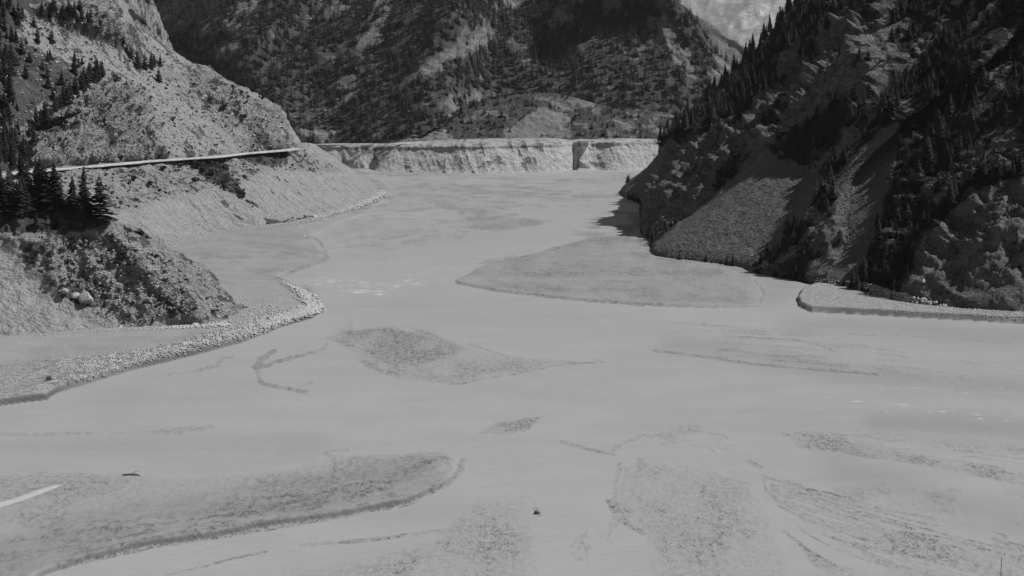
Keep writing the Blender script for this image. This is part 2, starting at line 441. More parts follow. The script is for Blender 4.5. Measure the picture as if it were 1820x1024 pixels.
def paint_nl(B, px, py, N):
    x, y, z = B[..., 0], B[..., 1], B[..., 2]; n = fbm(x/6, y/6, z/6, 4, .6, 80)
    fan = soft(px, py, nl_fan, 8)
    veg = 0.36*(1-fan)+n*.5*(1-fan) + 0.15*fan
    veg = np.maximum(veg, 0.7*soft(px, py, [(-200, 340), (130, 360), (215, 400), (100, 420), (-200, 400)], 10))
    return {'scree': np.clip(fan+0.5+n*.5, 0, 1), 'veg': veg}
build_patch('near_spur', skirt(NL, -3), 420, 230, M_left, disp_nl, paint_nl, 'boulder_spur')

# ---- right mountain
RM = []
RM.append(column([(1215, 300), (1230, 283, 30), (1265, 255, 30), (1315, 222, 30), (1372, 188, 30), (1430, 155, 30), (1480, 120, 30), (1540, 60, 30), (1650, -60, 30)]))
RM.append(column([(1104, 348), (1150, 302, 38), (1192, 250, 44), (1250, 196, 44), (1330, 132, 42), (1382, 84, 42), (1435, 34, 42), (1490, -50, 42), (1600, -240, 42)]))
RM.append(column([(1142, 365), (1168, 318, 50), (1205, 262, 48), (1262, 208, 40), (1345, 145, 40), (1400, 92, 42), (1455, 34, 42), (1520, -60, 42), (1640, -240, 42)]))
RM.append(column([(1138, 402), (1160, 345, 58), (1202, 290, 50), (1275, 228, 38), (1362, 160, 38), (1420, 105, 42), (1480, 40, 42), (1550, -60, 42), (1680, -240, 42)]))
RM.append(column([(1143, 418), (1178, 372, 56), (1232, 318, 48), (1300, 250, 42), (1385, 178, 38), (1450, 120, 42), (1515, 50, 42), (1590, -50, 42), (1720, -240, 42)]))
RM.append(column([(1155, 436), (1215, 388, 33), (1275, 340, 30), (1340, 283, 38), (1410, 215, 44), (1480, 150, 44), (1550, 70, 42), (1640, -40, 42), (1760, -240, 42)]))
RM.append(column([(1160, 455), (1228, 400, 35), (1295, 345, 32), (1370, 287, 32), (1440, 238, 44), (1510, 170, 44), (1585, 85, 42), (1680, -30, 42), (1800, -240, 42)]))
RM.append(column([(1235, 466), (1290, 415, 35), (1345, 358, 34), (1405, 296, 32), (1465, 245, 40), (1540, 185, 42), (1620, 90, 42), (1720, -30, 42), (1850, -240, 42)]))
RM.append(column([(1318, 477), (1365, 430, 36), (1405, 380, 34), (1450, 318, 30), (1500, 260, 36), (1575, 195, 42), (1660, 100, 42), (1770, -30, 42), (1900, -240, 42)]))
RM.append(column([(1345, 486), (1395, 430, 48), (1440, 372, 44), (1478, 325, 42), (1530, 272, 40), (1605, 205, 40), (1700, 110, 42), (1820, -30, 42), (1960, -240, 42)]))
RM.append(column([(1405, 497), (1452, 440, 58), (1480, 382, 50), (1498, 330, 42), (1550, 275, 40), (1625, 210, 40), (1740, 115, 42), (1870, -30, 42), (2020, -240, 42)]))
RM.append(column([(1452, 508), (1500, 440, 38), (1510, 375, 36), (1535, 310, 36), (1585, 252, 38), (1660, 190, 42), (1790, 110, 42), (1930, -30, 42), (2090, -240, 42)]))
RM.append(column([(1500, 517), (1540, 455, 37), (1565, 385, 36), (1590, 315, 38), (1640, 245, 40), (1730, 180, 42), (1860, 100, 42), (2000, -30, 42), (2180, -240, 42)]))
RM.append(column([(1570, 535), (1600, 470, 30), (1640, 395, 36), (1680, 330, 40), (1740, 260, 42), (1830, 180, 42), (1950, 90, 42), (2110, -30, 42), (2300, -240, 42)]))
RM.append(column([(1620, 546), (1650, 455, 38), (1690, 385, 38), (1730, 335, 34), (1790, 280, 40), (1890, 190, 42), (2020, 90, 42), (2190, -30, 42), (2400, -240, 42)]))
RM.append(column([(1700, 555), (1725, 460, 40), (1760, 390, 38), (1800, 330, 36), (1870, 270, 40), (1970, 190, 42), (2110, 90, 42), (2290, -30, 42), (2520, -240, 42)]))
RM.append(column([(1820, 563), (1850, 470, 38), (1880, 390, 38), (1920, 320, 36), (1980, 260, 36), (2080, 180, 38), (2230, 80, 42), (2420, -30, 42), (2660, -240, 42)]))
RM.append(column([(2150, 600), (2180, 500, 37), (2220, 400, 37), (2270, 320, 37), (2330, 250, 37), (2430, 160, 38), (2580, 60, 42), (2780, -60, 42), (3000, -240, 42)]))
rk_r3 = [(1600, 530), (1640, 440), (1720, 335), (1830, 315), (1950, 350), (1950, 560), (1700, 553)]
rk_r1 = [(1140, 420), (1150, 350), (1215, 240), (1330, 200), (1430, 120), (1480, 20), (1600, -20), (1560, 120), (1430, 230), (1380, 280), (1200, 390)]
sc_1 = [(1150, 460), (1165, 440), (1215, 388), (1345, 290), (1405, 283), (1470, 320), (1425, 385), (1375, 440), (1330, 478)]
sc_2 = [(1452, 512), (1505, 440), (1480, 330), (1560, 235), (1600, 215), (1590, 300), (1560, 400), (1510, 520)]
sc_0 = [(1090, 352), (1150, 290), (1195, 245), (1190, 300), (1150, 352)]
def disp_rm(B, px, py, U, V):
    x, y, z = B[..., 0], B[..., 1], B[..., 2]
    sc = np.maximum.reduce([soft(px, py, sc_1, 10), soft(px, py, sc_2, 10), soft(px, py, sc_0, 8)])
    r3 = soft(px, py, rk_r3, 14); r1 = soft(px, py, rk_r1, 20)
    s = x*0.55+y*0.83
    big = ridged(s/60, z/160, x/90, 3, .55, 100)*14*(1-.85*sstep(1540, 1640, px))*sstep(0.1, 0.4, V)
    rock = ridged(x/20, y/20, z/30, 5, .62, 101)*6.5 + fbm(x/4.5, y/4.5, z/4.5, 4, .65, 103)*3.2
    strat = ridged((x*0.5+z*0.9)/5.0, (x*0.8-z*.3)/30, y/14, 4, .6, 105)*2.6
    d = big*(1-sc*.7) + rock*(1-sc)*(0.6+0.6*r1) + strat*r3*2.0 + ridged((x*.9-z*.5)/17, z/60, y/30, 3, .5, 108)*6*r3 + ridged((x+y*.6)/26, z/70, y/60, 4, .6, 109)*5*r1 + strat*r1*.7 + sc*(fbm(x/9, y/9, z/9, 3, .5, 107)*.5)
    return d*sstep(0.0, 0.09, V)
def paint_rm(B, px, py, N):
    x, y, z = B[..., 0], B[..., 1], B[..., 2]; n = fbm(x/14, y/14, z/14, 4, .6, 120)
    sc = np.maximum.reduce([soft(px, py, sc_1, 5), soft(px, py, sc_2, 6), soft(px, py, sc_0, 5)])
    r3 = soft(px, py, rk_r3, 10); r1 = soft(px, py, rk_r1, 18)
    veg = 0.78 - 0.48*r1 - 0.66*r3 - 0.15*sstep(0.9, 0.5, N[..., 2]) + n*.95
    veg = veg*(1-sc) + sc*0.05
    return {'scree': np.clip(sc*1.2, 0, 1), 'veg': np.clip(veg, 0, 1)}
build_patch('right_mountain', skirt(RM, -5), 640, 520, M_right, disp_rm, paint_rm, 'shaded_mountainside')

# ---- far bank and its terrace
FB = []
for (tx, ty, bx, by, Db) in ((380, 259, 440, 300, 1060), (540, 258, 560, 302, 1040), (610, 258, 600, 303, 1030), (655, 258, 640, 304, 1020), (668, 258, 655, 304, 1015), (704, 258, 668, 304, None), (760, 258, 745, 307, None), (860, 256, 855, 309, None),
                     (940, 254, 925, 307, None), (1005, 252, 1003, 304, None), (1018, 252, 1020, 302, None), (1030, 251, 1028, 301, 1004), (1050, 251, 1058, 302, None), (1090, 250, 1090, 303, None), (1150, 249, 1160, 301, None), (1250, 247, 1260, 299, None), (1400, 246, 1400, 297, None)):
    b = at(bx, by, Db) if Db else G(bx, by); b[2] = 0 if not Db else b[2]
    D = b[1]+22; T = at(tx, ty, D)
    if Db: T = at(tx, ty, max(D, 1046 if bx < 700 else 1020)); 
    FB.append([b+np.array([0, -14, -4.0]), b, b*0.75+T*0.25+[0, 0, -.5], b*.5+T*.5, b*.2+T*.8, T, T+np.array([0, 10, 0.15]), T+np.array([0, 40, 0.5]), T+np.array([0, 130, 2.0])])
def disp_fb(B, px, py, U, V):
    x, y, z = B[..., 0], B[..., 1], B[..., 2]
    s = x*0.97+z*0.45
    ril = ridged(s/7, z/40, s*0, 3, .6, 130)
    face = sstep(0.1, 0.2, V)*sstep(0.62, 0.5, V)
    return (ril*0.9-np.maximum(ridged(s/21, z/50, s*0, 2, .5, 132), 0)**2*1.3 + fbm(x/9, y/9, z/6, 4, .6, 131)*.7)*face
def paint_fb(B, px, py, N):
    x, y, z = B[..., 0], B[..., 1], B[..., 2]; n = fbm(x/9, y/9, z/5, 4, .6, 133); s = x*0.97+z*0.45
    veg = 0.25+0.2*n + 0.3*sstep(.45, .8, ridged(s/7, z/40, s*0, 3, .6, 130))
    veg = np.maximum(veg, 0.47*soft(px, py, [(870, 280), (895, 270), (910, 305), (880, 308), (840, 300)], 6))
    veg = np.maximum(veg, 0.9*soft(px, py, [(1030, 252), (1048, 250), (1040, 268), (1030, 285), (1046, 300), (1024, 300)], 3))
    veg = np.maximum(veg, 0.42*soft(px, py, [(1045, 285), (1070, 280), (1100, 300), (1040, 303)], 6))
    veg = np.maximum(veg, 0.56*soft(px, py, [(600, 258), (704, 258), (690, 281), (625, 283)], 5))  # upper band of the recess: growth, with its shade painted in
    veg = np.maximum(veg, .42*sstep(17.6, 18.4, z))
    veg = np.maximum(veg, 0.9*soft(px, py, [(640, 258), (665, 256), (650, 270), (642, 273)], 2))
    return {'scree': np.clip(0.9+n*.4, 0, 1), 'veg': veg}
build_patch('far_bank', FB, 620, 70, M_bank, disp_fb, paint_fb, 'far_bank')

# ---- central mountain
CM = []
zt = 19
ys = (256, 205, 150, 95, 45, 0, -70, -160)
lean = [(150, 262), (330, 262), (470, 262), (600, 256), (720, 256), (840, 250), (960, 250), (1080, 250), (1180, 250)]
base_D = 1075
def cmcol(pts, D0, **k): return column(pts, base=D0, **k)
CM.append(cmcol([(100, 262), (90, 210), (80, 170), (70, 130), (60, 95), (50, 60), (40, 20), (30, -40)], 1500, ang=30))
CM.append(cmcol([(290, 262), (275, 205), (255, 165), (245, 128), (240, 95), (250, 64), (292, 28), (345, -15)], 1300, ang=30))
CM.append(cmcol([(380, 262), (365, 200), (345, 150), (330, 110), (325, 70), (350, 30), (390, -20), (440, -80)], 1170, ang=33))
CM.append(cmcol([(500, 262), (470, 205), (440, 150), (425, 105), (430, 55), (460, 0), (500, -60), (540, -150)], 1080, ang=33))
CM.append(cmcol([(610, 257), (590, 205), (560, 150), (545, 100), (560, 45), (590, -5), (620, -70), (650, -170)], 1078, ang=30))
CM.append(cmcol([(700, 257), (690, 205), (680, 150), (670, 95), (690, 40), (715, -10), (740, -80), (760, -180)], 1066, ang=34))
CM.append(cmcol([(790, 255), (790, 205), (790, 150), (800, 95), (815, 40), (830, -10), (840, -80), (850, -180)], 1068, ang=38))
CM.append(cmcol([(860, 254), (870, 205), (880, 150), (890, 95), (890, 45), (890, -5), (890, -70), (890, -170)], 1100, ang=30))
CM.append(cmcol([(960, 252), (970, 205), (975, 150), (980, 100), (975, 50), (970, 0), (965, -60), (960, -150)], 1110, ang=33))
CM.append(cmcol([(1060, 251), (1065, 205), (1070, 150), (1068, 105), (1060, 55), (1045, 10), (1030, -40), (1010, -130)], 1100, ang=33))
CM.append(cmcol([(1150, 250), (1160, 205), (1165, 160), (1155, 115), (1135, 70), (1110, 25), (1080, -20), (1050, -110)], 1100, ang=35))
CM.append(cmcol([(1240, 250), (1245, 210), (1245, 170), (1230, 125), (1200, 80), (1165, 40), (1125, 0), (1075, -80)], 1120, ang=40))
CM.append(cmcol([(1330, 250), (1332, 210), (1325, 172), (1308, 132), (1270, 88), (1218, 42), (1165, 2), (1090, -65)], 1150, ang=44))
CM.append([p+np.array([15, 60, -25.0]) for p in CM[-1]])
CM.append([p+np.array([60, 200, -120.0]) for p in CM[-1]])
cm_rock = [([(610, 110), (640, 60), (665, 0), (700, -20), (715, -10), (690, 40), (680, 75), (655, 110)], .55),
           ([(560, -20), (620, -20), (610, 30), (590, 60), (570, 30)], .55),
           ([(730, 130), (760, 105), (800, 80), (825, 45), (870, 40), (870, 80), (800, 110), (760, 140)], .75),
           ([(830, 70), (850, 30), (885, 55), (870, 80)], .6),
           ([(780, 185), (800, 165), (850, 155), (850, 180), (810, 215), (790, 210)], .8),
           ([(1140, 60), (1150, 25), (1180, 40), (1210, 60), (1240, 100), (1280, 140), (1240, 150), (1190, 110), (1145, 70)], .7),
           ([(1270, 100), (1300, 110), (1318, 140), (1300, 165), (1265, 160), (1262, 130)], 1.0),
           ([(970, 35), (985, 15), (1010, 15), (1040, 40), (1030, 50), (980, 45)], .7),
           ([(390, 80), (400, 70), (425, 78), (400, 100), (360, 110), (350, 120)], .75),
           ([(330, 60), (400, 20), (440, -10), (460, 10), (420, 50), (350, 80)], .5),
           ([(880, 0), (950, -30), (1080, -30), (1130, 10), (1100, 20), (1000, 5), (900, 15)], .5),
           ([(640, 200), (560, 200), (520, 150), (500, 90), (560, 80), (600, 130), (680, 160)], .3),
           ([(1075, 145), (1090, 140), (1105, 155), (1085, 160)], .7),
           ([(520, 225), (600, 230), (590, 256), (525, 256)], .9)]
def cm_mask(px, py):
    r = np.zeros_like(px)
    for p, s in cm_rock: r = np.maximum(r, s*soft(px, py, p, 9))
    return r
def disp_cm(B, px, py, U, V):
    x, y, z = B[..., 0], B[..., 1], B[..., 2]
    s = x*0.9-z*0.65
    s2 = x*0.9+z*0.35
    blend = sstep(850, 900, px)
    big = (ridged(s/55, z/200, y/200, 3, .55, 140)*(1-blend)+ridged(s2/70, z/200, y/200, 3, .55, 144)*blend)*13*sstep(0.05, 0.3, V)
    r = cm_mask(px, py)
    return big + (ridged(x/12, y/12, z/16, 4, .6, 141)*2.5+fbm(x/4, y/4, z/4, 3, .6, 149)*1.5)*(0.4+r) 
def paint_cm(B, px, py, N):
    x, y, z = B[..., 0], B[..., 1], B[..., 2]; n = fbm(x/12, y/12, z/16, 4, .65, 142)
    r = cm_mask(px+n*14, py+n*10)
    return {'scree': np.clip(0.4+n, 0, 1), 'veg': np.clip(0.9-0.62*r+n*.9, 0, 1)}
build_patch('centre_mountain', skirt(CM, -6), 700, 260, M_cent, disp_cm, paint_cm, 'wooded_mountain')

# ---- knoll in front of the mountain
KN = []
kn = [(690, 256, 700, 254, 715, 252), (730, 256, 745, 240, 775, 232), (780, 256, 800, 225, 822, 195), (840, 255, 855, 215, 868, 182), (900, 254, 905, 205, 915, 172), (950, 253, 955, 205, 965, 168),
      (1000, 252, 1000, 212, 1000, 172), (1050, 251, 1040, 220, 1035, 182), (1100, 250, 1090, 225, 1080, 192), (1160, 249, 1150, 225, 1150, 200), (1250, 248, 1240, 228, 1230, 212), (1400, 247, 1380, 232, 1370, 222)]
for a, b, c, d, e, f in kn:
    p0 = at(a, b, 1056); p1 = climb(p0, c, d, 28); p2 = climb(p1, e, f, 24)
    KN.append([p0+[0, -4, -5], p0, p0*.5+p1*.5, p1, p1*.5+p2*.5, p2, p2+np.array([0, 25, -1.0]), p2+np.array([0, 90, -20.])])
def disp_kn(B, px, py, U, V):
    x, y, z = B[..., 0], B[..., 1], B[..., 2]
    return (ridged(x/22, y/22, z/30, 4, .55, 150)*2.6+fbm(x/5, y/5, z/5, 3, .6, 151)*1.0)*sstep(.06, .25, V)
kn_bare = [([(895, 235), (960, 190), (1010, 205), (1012, 245), (900, 250)], 1.), ([(945, 172), (1050, 176), (1065, 196), (1000, 198)], .8), ([(700, 256), (770, 232), (800, 225), (800, 254)], 1.),
           ([(1000, 215), (1180, 205), (1200, 245), (1060, 245)], .35), ([(860, 196), (900, 200), (820, 215)], .8), ([(1110, 200), (1200, 205), (1200, 215), (1120, 212)], .8)]
def paint_kn(B, px, py, N):
    x, y, z = B[..., 0], B[..., 1], B[..., 2]; n = fbm(x/8, y/8, z/8, 4, .65, 152); r = 0*px
    for p, s in kn_bare: r = np.maximum(r, s*soft(px+n*18, py+n*10, p, 7))
    return {'scree': np.clip(0.6+n, 0, 1), 'veg': np.clip(0.8-0.62*r+n*.6, 0, 1)}
build_patch('knoll', KN, 360, 90, M_cent, disp_kn, paint_kn, 'scrubby_knoll')

# ---- mountains fading away behind
def far_patch(name, cols, nu, nv, mat, amp, sc, vegv, rocks=()):
    def dsp(B, px, py, U, V):
        x, y, z = B[..., 0], B[..., 1], B[..., 2]
        return ridged((x-z*.4)/sc, z/sc/2.5, y/sc/2, 5, .6, 160)*amp
    def pnt(B, px, py, N):
        x, y, z = B[..., 0], B[..., 1], B[..., 2]; n = fbm(x/sc*2, y/sc*2, z/sc*2, 4, .6, 161); r = 0*px
        for p, s in rocks: r = np.maximum(r, s*soft(px, py, p, 6))
        return {'scree': np.clip(.5+n, 0, 1), 'veg': np.clip(vegv-r+n*.5, 0, 1)}
    return build_patch(name, cols, nu, nv, mat, dsp, pnt, 'distant_mountain')
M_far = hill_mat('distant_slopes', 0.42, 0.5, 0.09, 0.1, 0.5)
FC = []
for bx in (-100, 60, 200, 330, 460, 600):
    FC.append(column([(bx, 150), (bx+5, 90), (bx+15, 40), (bx+30, -20), (bx+40, -120), (bx+40, -220)], base=3600, ang=32))
far_patch('far_left', FC, 200, 110, M_far, 30, 160, .95)
FC = []
for pts in ([(1000, 170), (990, 100), (980, 40), (970, -20), (960, -70), (950, -120)], [(1120, 170), (1110, 110), (1100, 60), (1090, 20), (1080, -20), (1070, -60)],
            [(1200, 180), (1190, 130), (1180, 90), (1170, 50), (1160, 10), (1150, -20)], [(1290, 190), (1280, 150), (1265, 115), (1250, 80), (1230, 45), (1212, 12)],
            [(1370, 210), (1362, 185), (1350, 155), (1335, 125), (1310, 90), (1284, 60)], [(1420, 230), (1415, 215), (1405, 195), (1395, 170), (1385, 150), (1370, 130)]):
    FC.append(column(pts, base=3300, ang=33))
FC.append([p+np.array([120, 350, -160.]) for p in FC[-1]])
far_patch('far_mid', FC, 260, 120, M_far, 16, 110, .9)
FC = []
for bx in (700, 900, 1050, 1180, 1300, 1400, 1500, 1650, 1900):
    s = -40 if bx < 1400 else 0
    FC.append(column([(bx, 160), (bx, 120), (bx-5, 80), (bx-12, 40), (bx-20, 0), (bx-20, -60), (bx, -150+s)], base=15000, ang=31))
M_far2 = hill_mat('furthest_slopes', 0.46, 0.52, 0.17, 0.03, 0.35)  # pale tones put part of the distance haze into the colour
far_patch('far_back', FC, 320, 140, M_far2, 230, 1400, .62, [([(1330, 40), (1360, 25), (1360, 35), (1335, 48)], .5), ([(1210, -20), (1330, -20), (1320, 10), (1230, 0)], .3), ([(1290, 100), (1340, 110), (1350, 60), (1320, 60)], -.4)])
FC = []
for pts in ([(1330, 140), (1345, 110), (1358, 85), (1370, 68), (1380, 56)], [(1400, 140), (1402, 110), (1402, 80), (1404, 50), (1400, 32)], [(1450, 140), (1448, 110), (1445, 80), (1442, 50), (1434, 26)], [(1520, 140), (1510, 110), (1505, 80), (1500, 50), (1495, 22)]):
    FC.append(column(pts, base=12000, ang=33))
far_patch('far_bright', FC, 120, 60, M_far2, 16, 320, .05)

# ------------------------------------------------------------ valley floor
bar_left = [(-900, 800), (-300, 745), (0, 722), (88, 712), (104, 700), (140, 688), (230, 660), (350, 632), (430, 610), (500, 583), (555, 567), (582, 553), (566, 530), (535, 516), (505, 503), (502, 494), (520, 485), (578, 462), (572, 440), (556, 424),
            (590, 400), (650, 378), (688, 352), (690, 330), (640, 300), (500, 290), (-900, 400)]
bar_mid = [(805, 500), (818, 507), (880, 517), (980, 530), (1140, 543), (1250, 546), (1352, 545), (1357, 520), (1335, 478), (1200, 440), (1150, 425), (1120, 418), (1060, 424), (980, 440), (930, 456), (880, 466), (850, 478)]
bar_right = [(1415, 533), (1420, 545), (1440, 555), (1600, 564), (1820, 575), (2100, 592), (2500, 640), (2500, 560), (1800, 545), (1600, 520), (1452, 507), (1425, 518)]
bar_low = [(40, 1036), (75, 1024), (150, 997), (250, 972), (370, 957), (480, 935), (600, 918), (720, 895), (780, 868), (810, 845), (824, 812), (800, 806), (740, 800), (660, 800), (590, 800), (560, 815), (480, 830), (300, 840), (150, 830), (-500, 850), (-900, 1200)]
bar_cen = [(578, 598), (605, 590), (628, 568), (640, 582), (700, 582), (800, 600), (840, 618), (900, 632), (1030, 643), (960, 660), (870, 673), (800, 683), (700, 674), (660, 655), (640, 636), (600, 612)]
bar_cen2 = [(608, 590), (690, 584), (790, 602), (832, 620), (775, 645), (715, 652), (655, 628)]
soft_bars = [ # polygon, height, softness, darkness
    (bar_cen, .10, 10, .42), (bar_cen2, .25, 3, .62),
    ([(848, 772), (890, 752), (970, 740), (945, 768), (900, 775)], .1, 8, .5),
    ([(800, 368), (850, 372), (905, 383), (978, 393), (962, 401), (885, 413), (812, 406), (830, 395)], .15, 5, .62),
    ([(580, 392), (700, 385), (790, 375), (800, 420), (740, 440), (660, 448), (600, 440)], .1, 16, .34),
    ([(590, 345), (700, 350), (800, 360), (840, 345), (760, 330), (640, 325)], .08, 14, .33),
    ([(900, 340), (1000, 350), (1130, 345), (1140, 330), (1000, 325), (880, 330)], .06, 14, .26),
    ([(640, 316), (1100, 312), (1090, 322), (660, 324)], .05, 6, .25),
    ([(1120, 385), (1150, 372), (1160, 430), (1130, 400)], .1, 8, .4),
    ([(660, 462), (700, 452), (714, 453), (680, 464)], .05, 4, .45),
    ([(775, 486), (800, 480), (805, 481), (780, 488)], .05, 3, .5),
    ([(848, 468), (915, 452), (925, 456), (870, 472)], .1, 4, .5),
    ([(1090, 830), (1140, 815), (1260, 830), (1330, 850), (1450, 1100), (1180, 1100), (1130, 960), (1085, 900)], .05, 40, .3),
    ([(860, 900), (960, 880), (960, 1100), (500, 1100), (500, 1010), (760, 960)], .08, 35, .36),
    ([(1160, 770), (1230, 755), (1260, 760), (1200, 785), (1165, 785)], .05, 8, .36),
    ([(1380, 765), (1420, 765), (1560, 790), (1640, 810), (1820, 850), (1820, 865), (1640, 830), (1500, 808), (1420, 800)], .06, 9, .55),
    ([(1355, 848), (1400, 862), (1500, 885), (1565, 905), (1500, 905), (1420, 895), (1370, 880)], .06, 5, .42),
    ([(1400, 905), (1480, 925), (1600, 945), (1700, 965), (1850, 1000), (1950, 1060), (1800, 1040), (1650, 1000), (1520, 960), (1430, 930)], .06, 6, .5),
    ([(1400, 948), (1450, 985), (1560, 1024), (1700, 1080), (1560, 1080), (1450, 1010)], .05, 6, .4),
]
strokes = [ # dark gravel lines: points, width, strength
    ([(460, 655), (468, 640), (490, 625)], 5, .8), ([(462, 648), (478, 652), (500, 644), (540, 632), (575, 622), (580, 612)], 4, .8), ([(455, 655), (462, 680), (500, 690), (545, 697)], 5, .75),
    ([(300, 668), (350, 660), (390, 650), (400, 638), (415, 634)], 5, .5), ([(330, 662), (290, 672)], 4, .4), ([(520, 694), (555, 680)], 3, .5),
    ([(582, 600), (640, 620), (700, 650), (720, 652)], 3, .85), ([(640, 590), (700, 583)], 3, .4), ([(740, 585), (830, 620)], 5, .6), ([(800, 682), (900, 668), (1000, 648), (1070, 642)], 3, .6), ([(640, 640), (680, 660), (720, 665)], 8, .5), ([(835, 612), (905, 635)], 3, .6),
    ([(1165, 624), (1230, 632), (1330, 645), (1420, 655), (1560, 665)], 3, .8), ([(1180, 626), (1290, 636)], 2.5, .7), ([(1290, 598), (1420, 605), (1475, 620)], 3, .5), ([(1200, 575), (1400, 588), (1600, 598), (1820, 610)], 2.5, .4), ([(1400, 606), (1600, 625), (1820, 660)], 3, .35),
    ([(1560, 660), (1820, 690)], 18, .25),
    ([(100, 1010), (250, 975), (480, 940), (720, 896), (800, 855), (822, 815)], 5, 1.),
    ([(0, 965), (120, 950), (300, 938), (420, 920), (500, 912), (600, 895), (700, 870), (730, 840), (790, 812)], 7, .75), ([(790, 812), (795, 835), (770, 850), (690, 862), (560, 885)], 6, .65),
    ([(700, 868), (780, 862), (815, 835)], 10, .6), ([(430, 895), (520, 885), (640, 880), (740, 862)], 9, .6), ([(0, 960), (200, 945), (420, 945)], 13, .5), ([(130, 910), (300, 903), (430, 898)], 8, .4), ([(0, 1000), (120, 985), (250, 970)], 8, .35),
    ([(575, 805), (598, 815), (595, 850), (585, 862)], 5, .5), ([(575, 805), (620, 800)], 4, .6), ([(600, 820), (700, 815), (780, 808)], 8, .35), ([(340, 862), (480, 868), (590, 858)], 10, .3),
    ([(215, 843), (250, 846)], 3, .9), ([(265, 846), (282, 862)], 4, .4), ([(40, 850), (80, 838)], 3, .5),
    ([(0, 772), (120, 772), (250, 768), (350, 764)], 5, .33),
    ([(380, 1000), (430, 988), (470, 980)], 3, .95), ([(260, 1030), (380, 1002)], 3, .6), ([(540, 970), (700, 955), (800, 940), (860, 905)], 5, .5), ([(860, 905), (800, 950), (780, 1000)], 16, .35),
    ([(955, 905), (960, 915)], 4, .9), ([(1000, 785), (1050, 800), (1090, 808)], 4, .45), ([(1090, 800), (1140, 775), (1150, 772)], 4, .5), ([(1085, 890), (1100, 925), (1140, 945)], 6, .55), ([(1140, 820), (1130, 850), (1125, 880)], 7, .45),
    ([(1290, 915), (1278, 930), (1285, 970), (1295, 1000), (1280, 1024)], 3, .6), ([(1365, 935), (1330, 955), (1328, 975), (1345, 985)], 4, .6), ([(1235, 960), (1245, 1000), (1250, 1040)], 4, .5), ([(1170, 900), (1185, 1000)], 12, .35),
    ([(1355, 845), (1360, 870), (1385, 890), (1450, 912)], 3, .7), ([(1356, 847), (1420, 866), (1510, 885), (1570, 908), (1660, 920)], 3, .8), ([(1375, 872), (1420, 880), (1480, 900)], 3, .6),
    ([(1385, 900), (1440, 925), (1520, 955), (1620, 975), (1750, 1010)], 3, .85), ([(1500, 935), (1600, 945), (1700, 960), (1830, 1000)], 3, .8), ([(1395, 945), (1440, 980), (1500, 1015), (1530, 1040)], 3, .85), ([(1500, 965), (1620, 985), (1740, 1015), (1800, 1040)], 8, .6), ([(1560, 1000), (1640, 1030)], 5, .6),
    ([(1700, 960), (1820, 1000)], 12, .5), ([(1330, 820), (1350, 830)], 5, .5), ([(1385, 768), (1440, 785), (1560, 800), (1660, 822), (1820, 862)], 4, .65), ([(1560, 775), (1700, 790), (1820, 800)], 16, .35),
    ([(810, 503), (880, 517), (980, 530), (1140, 543)], 2.2, .9), ([(1140, 543), (1250, 547), (1352, 545)], 1.8, .8),
    ([(875, 466), (960, 455), (1050, 430), (1120, 425)], 9, .55), ([(900, 480), (1000, 482), (1150, 490)], 8, .4), ([(960, 460), (1100, 470), (1250, 470)], 6, .4), ([(930, 505), (1060, 515), (1180, 530)], 6, .3), ([(1160, 500), (1300, 500)], 10, .35), ([(1110, 452), (1160, 462), (1240, 468)], 4, .4),
    ([(1345, 500), (1358, 520), (1352, 545)], 3, .5),
    ([(560, 425), (572, 432), (578, 462), (530, 480), (500, 496)], 4, .7), ([(500, 500), (530, 520), (560, 550)], 9, .75), ([(540, 510), (565, 535)], 8, .6), ([(440, 440), (500, 450), (560, 462)], 6, .4), ([(300, 455), (360, 455), (410, 465), (460, 490), (500, 500)], 4, .5), ([(420, 420), (560, 425)], 6, .4), ([(430, 432), (555, 448)], 10, .3),
    ([(720, 330), (850, 340), (1000, 345)], 4, .35), ([(780, 365), (860, 375), (905, 383)], 5, .6), ([(620, 300), (760, 315), (900, 318)], 3, .3), ([(900, 322), (1100, 316)], 3, .35), ([(950, 360), (1110, 355)], 3, .3), ([(990, 375), (1130, 380)], 3, .3), ([(880, 400), (1000, 392)], 3, .4),
    ([(620, 370), (700, 365), (780, 370)], 5, .35), ([(600, 440), (700, 435), (770, 420)], 4, .4),
]
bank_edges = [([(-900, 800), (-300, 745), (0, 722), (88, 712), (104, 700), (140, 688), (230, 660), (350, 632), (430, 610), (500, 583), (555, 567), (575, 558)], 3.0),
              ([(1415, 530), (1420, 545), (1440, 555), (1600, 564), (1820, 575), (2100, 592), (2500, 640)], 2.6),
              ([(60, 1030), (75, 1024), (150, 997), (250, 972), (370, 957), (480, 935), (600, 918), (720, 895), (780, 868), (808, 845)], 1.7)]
def deepness(a, b):
    r = np.zeros(a.shape)
    for p, wd, st in (([(1370, 530), (1400, 500), (1340, 485)], 22, .5), ([(1200, 610), (1500, 665), (1820, 690), (2400, 720)], 28, .55), ([(1400, 575), (1850, 600)], 20, .5), ([(1560, 750), (1850, 765)], 24, .8), ([(1500, 830), (1700, 900), (1950, 960)], 38, .55), ([(200, 800), (400, 790), (560, 790), (0, 800)], 24, .35), ([(0, 750), (-300, 760)], 40, .3), ([(1150, 400), (1110, 415)], 10, .3), ([(200, 720), (450, 700)], 30, .2)):
        r = np.maximum(r, st*np.exp(-(dline(a, b, p, 1.6)/(wd*1.25))**2))
    return r
nu, nv = 980, 560
pys = np.concatenate([np.linspace(300.5, 470, 150), np.linspace(470.8, 1100, nv-150)])
pxs = np.linspace(-360, 2180, nu)
PX, PY = np.meshgrid(pxs, pys, indexing='ij')
cyv = (512-PY)/FPX; yy = cp+cyv*sp_; zz = -sp_+cyv*cp
Dg = -CAMZ/(zz/yy); X = Dg*((PX-910)/FPX)/yy; Y = Dg
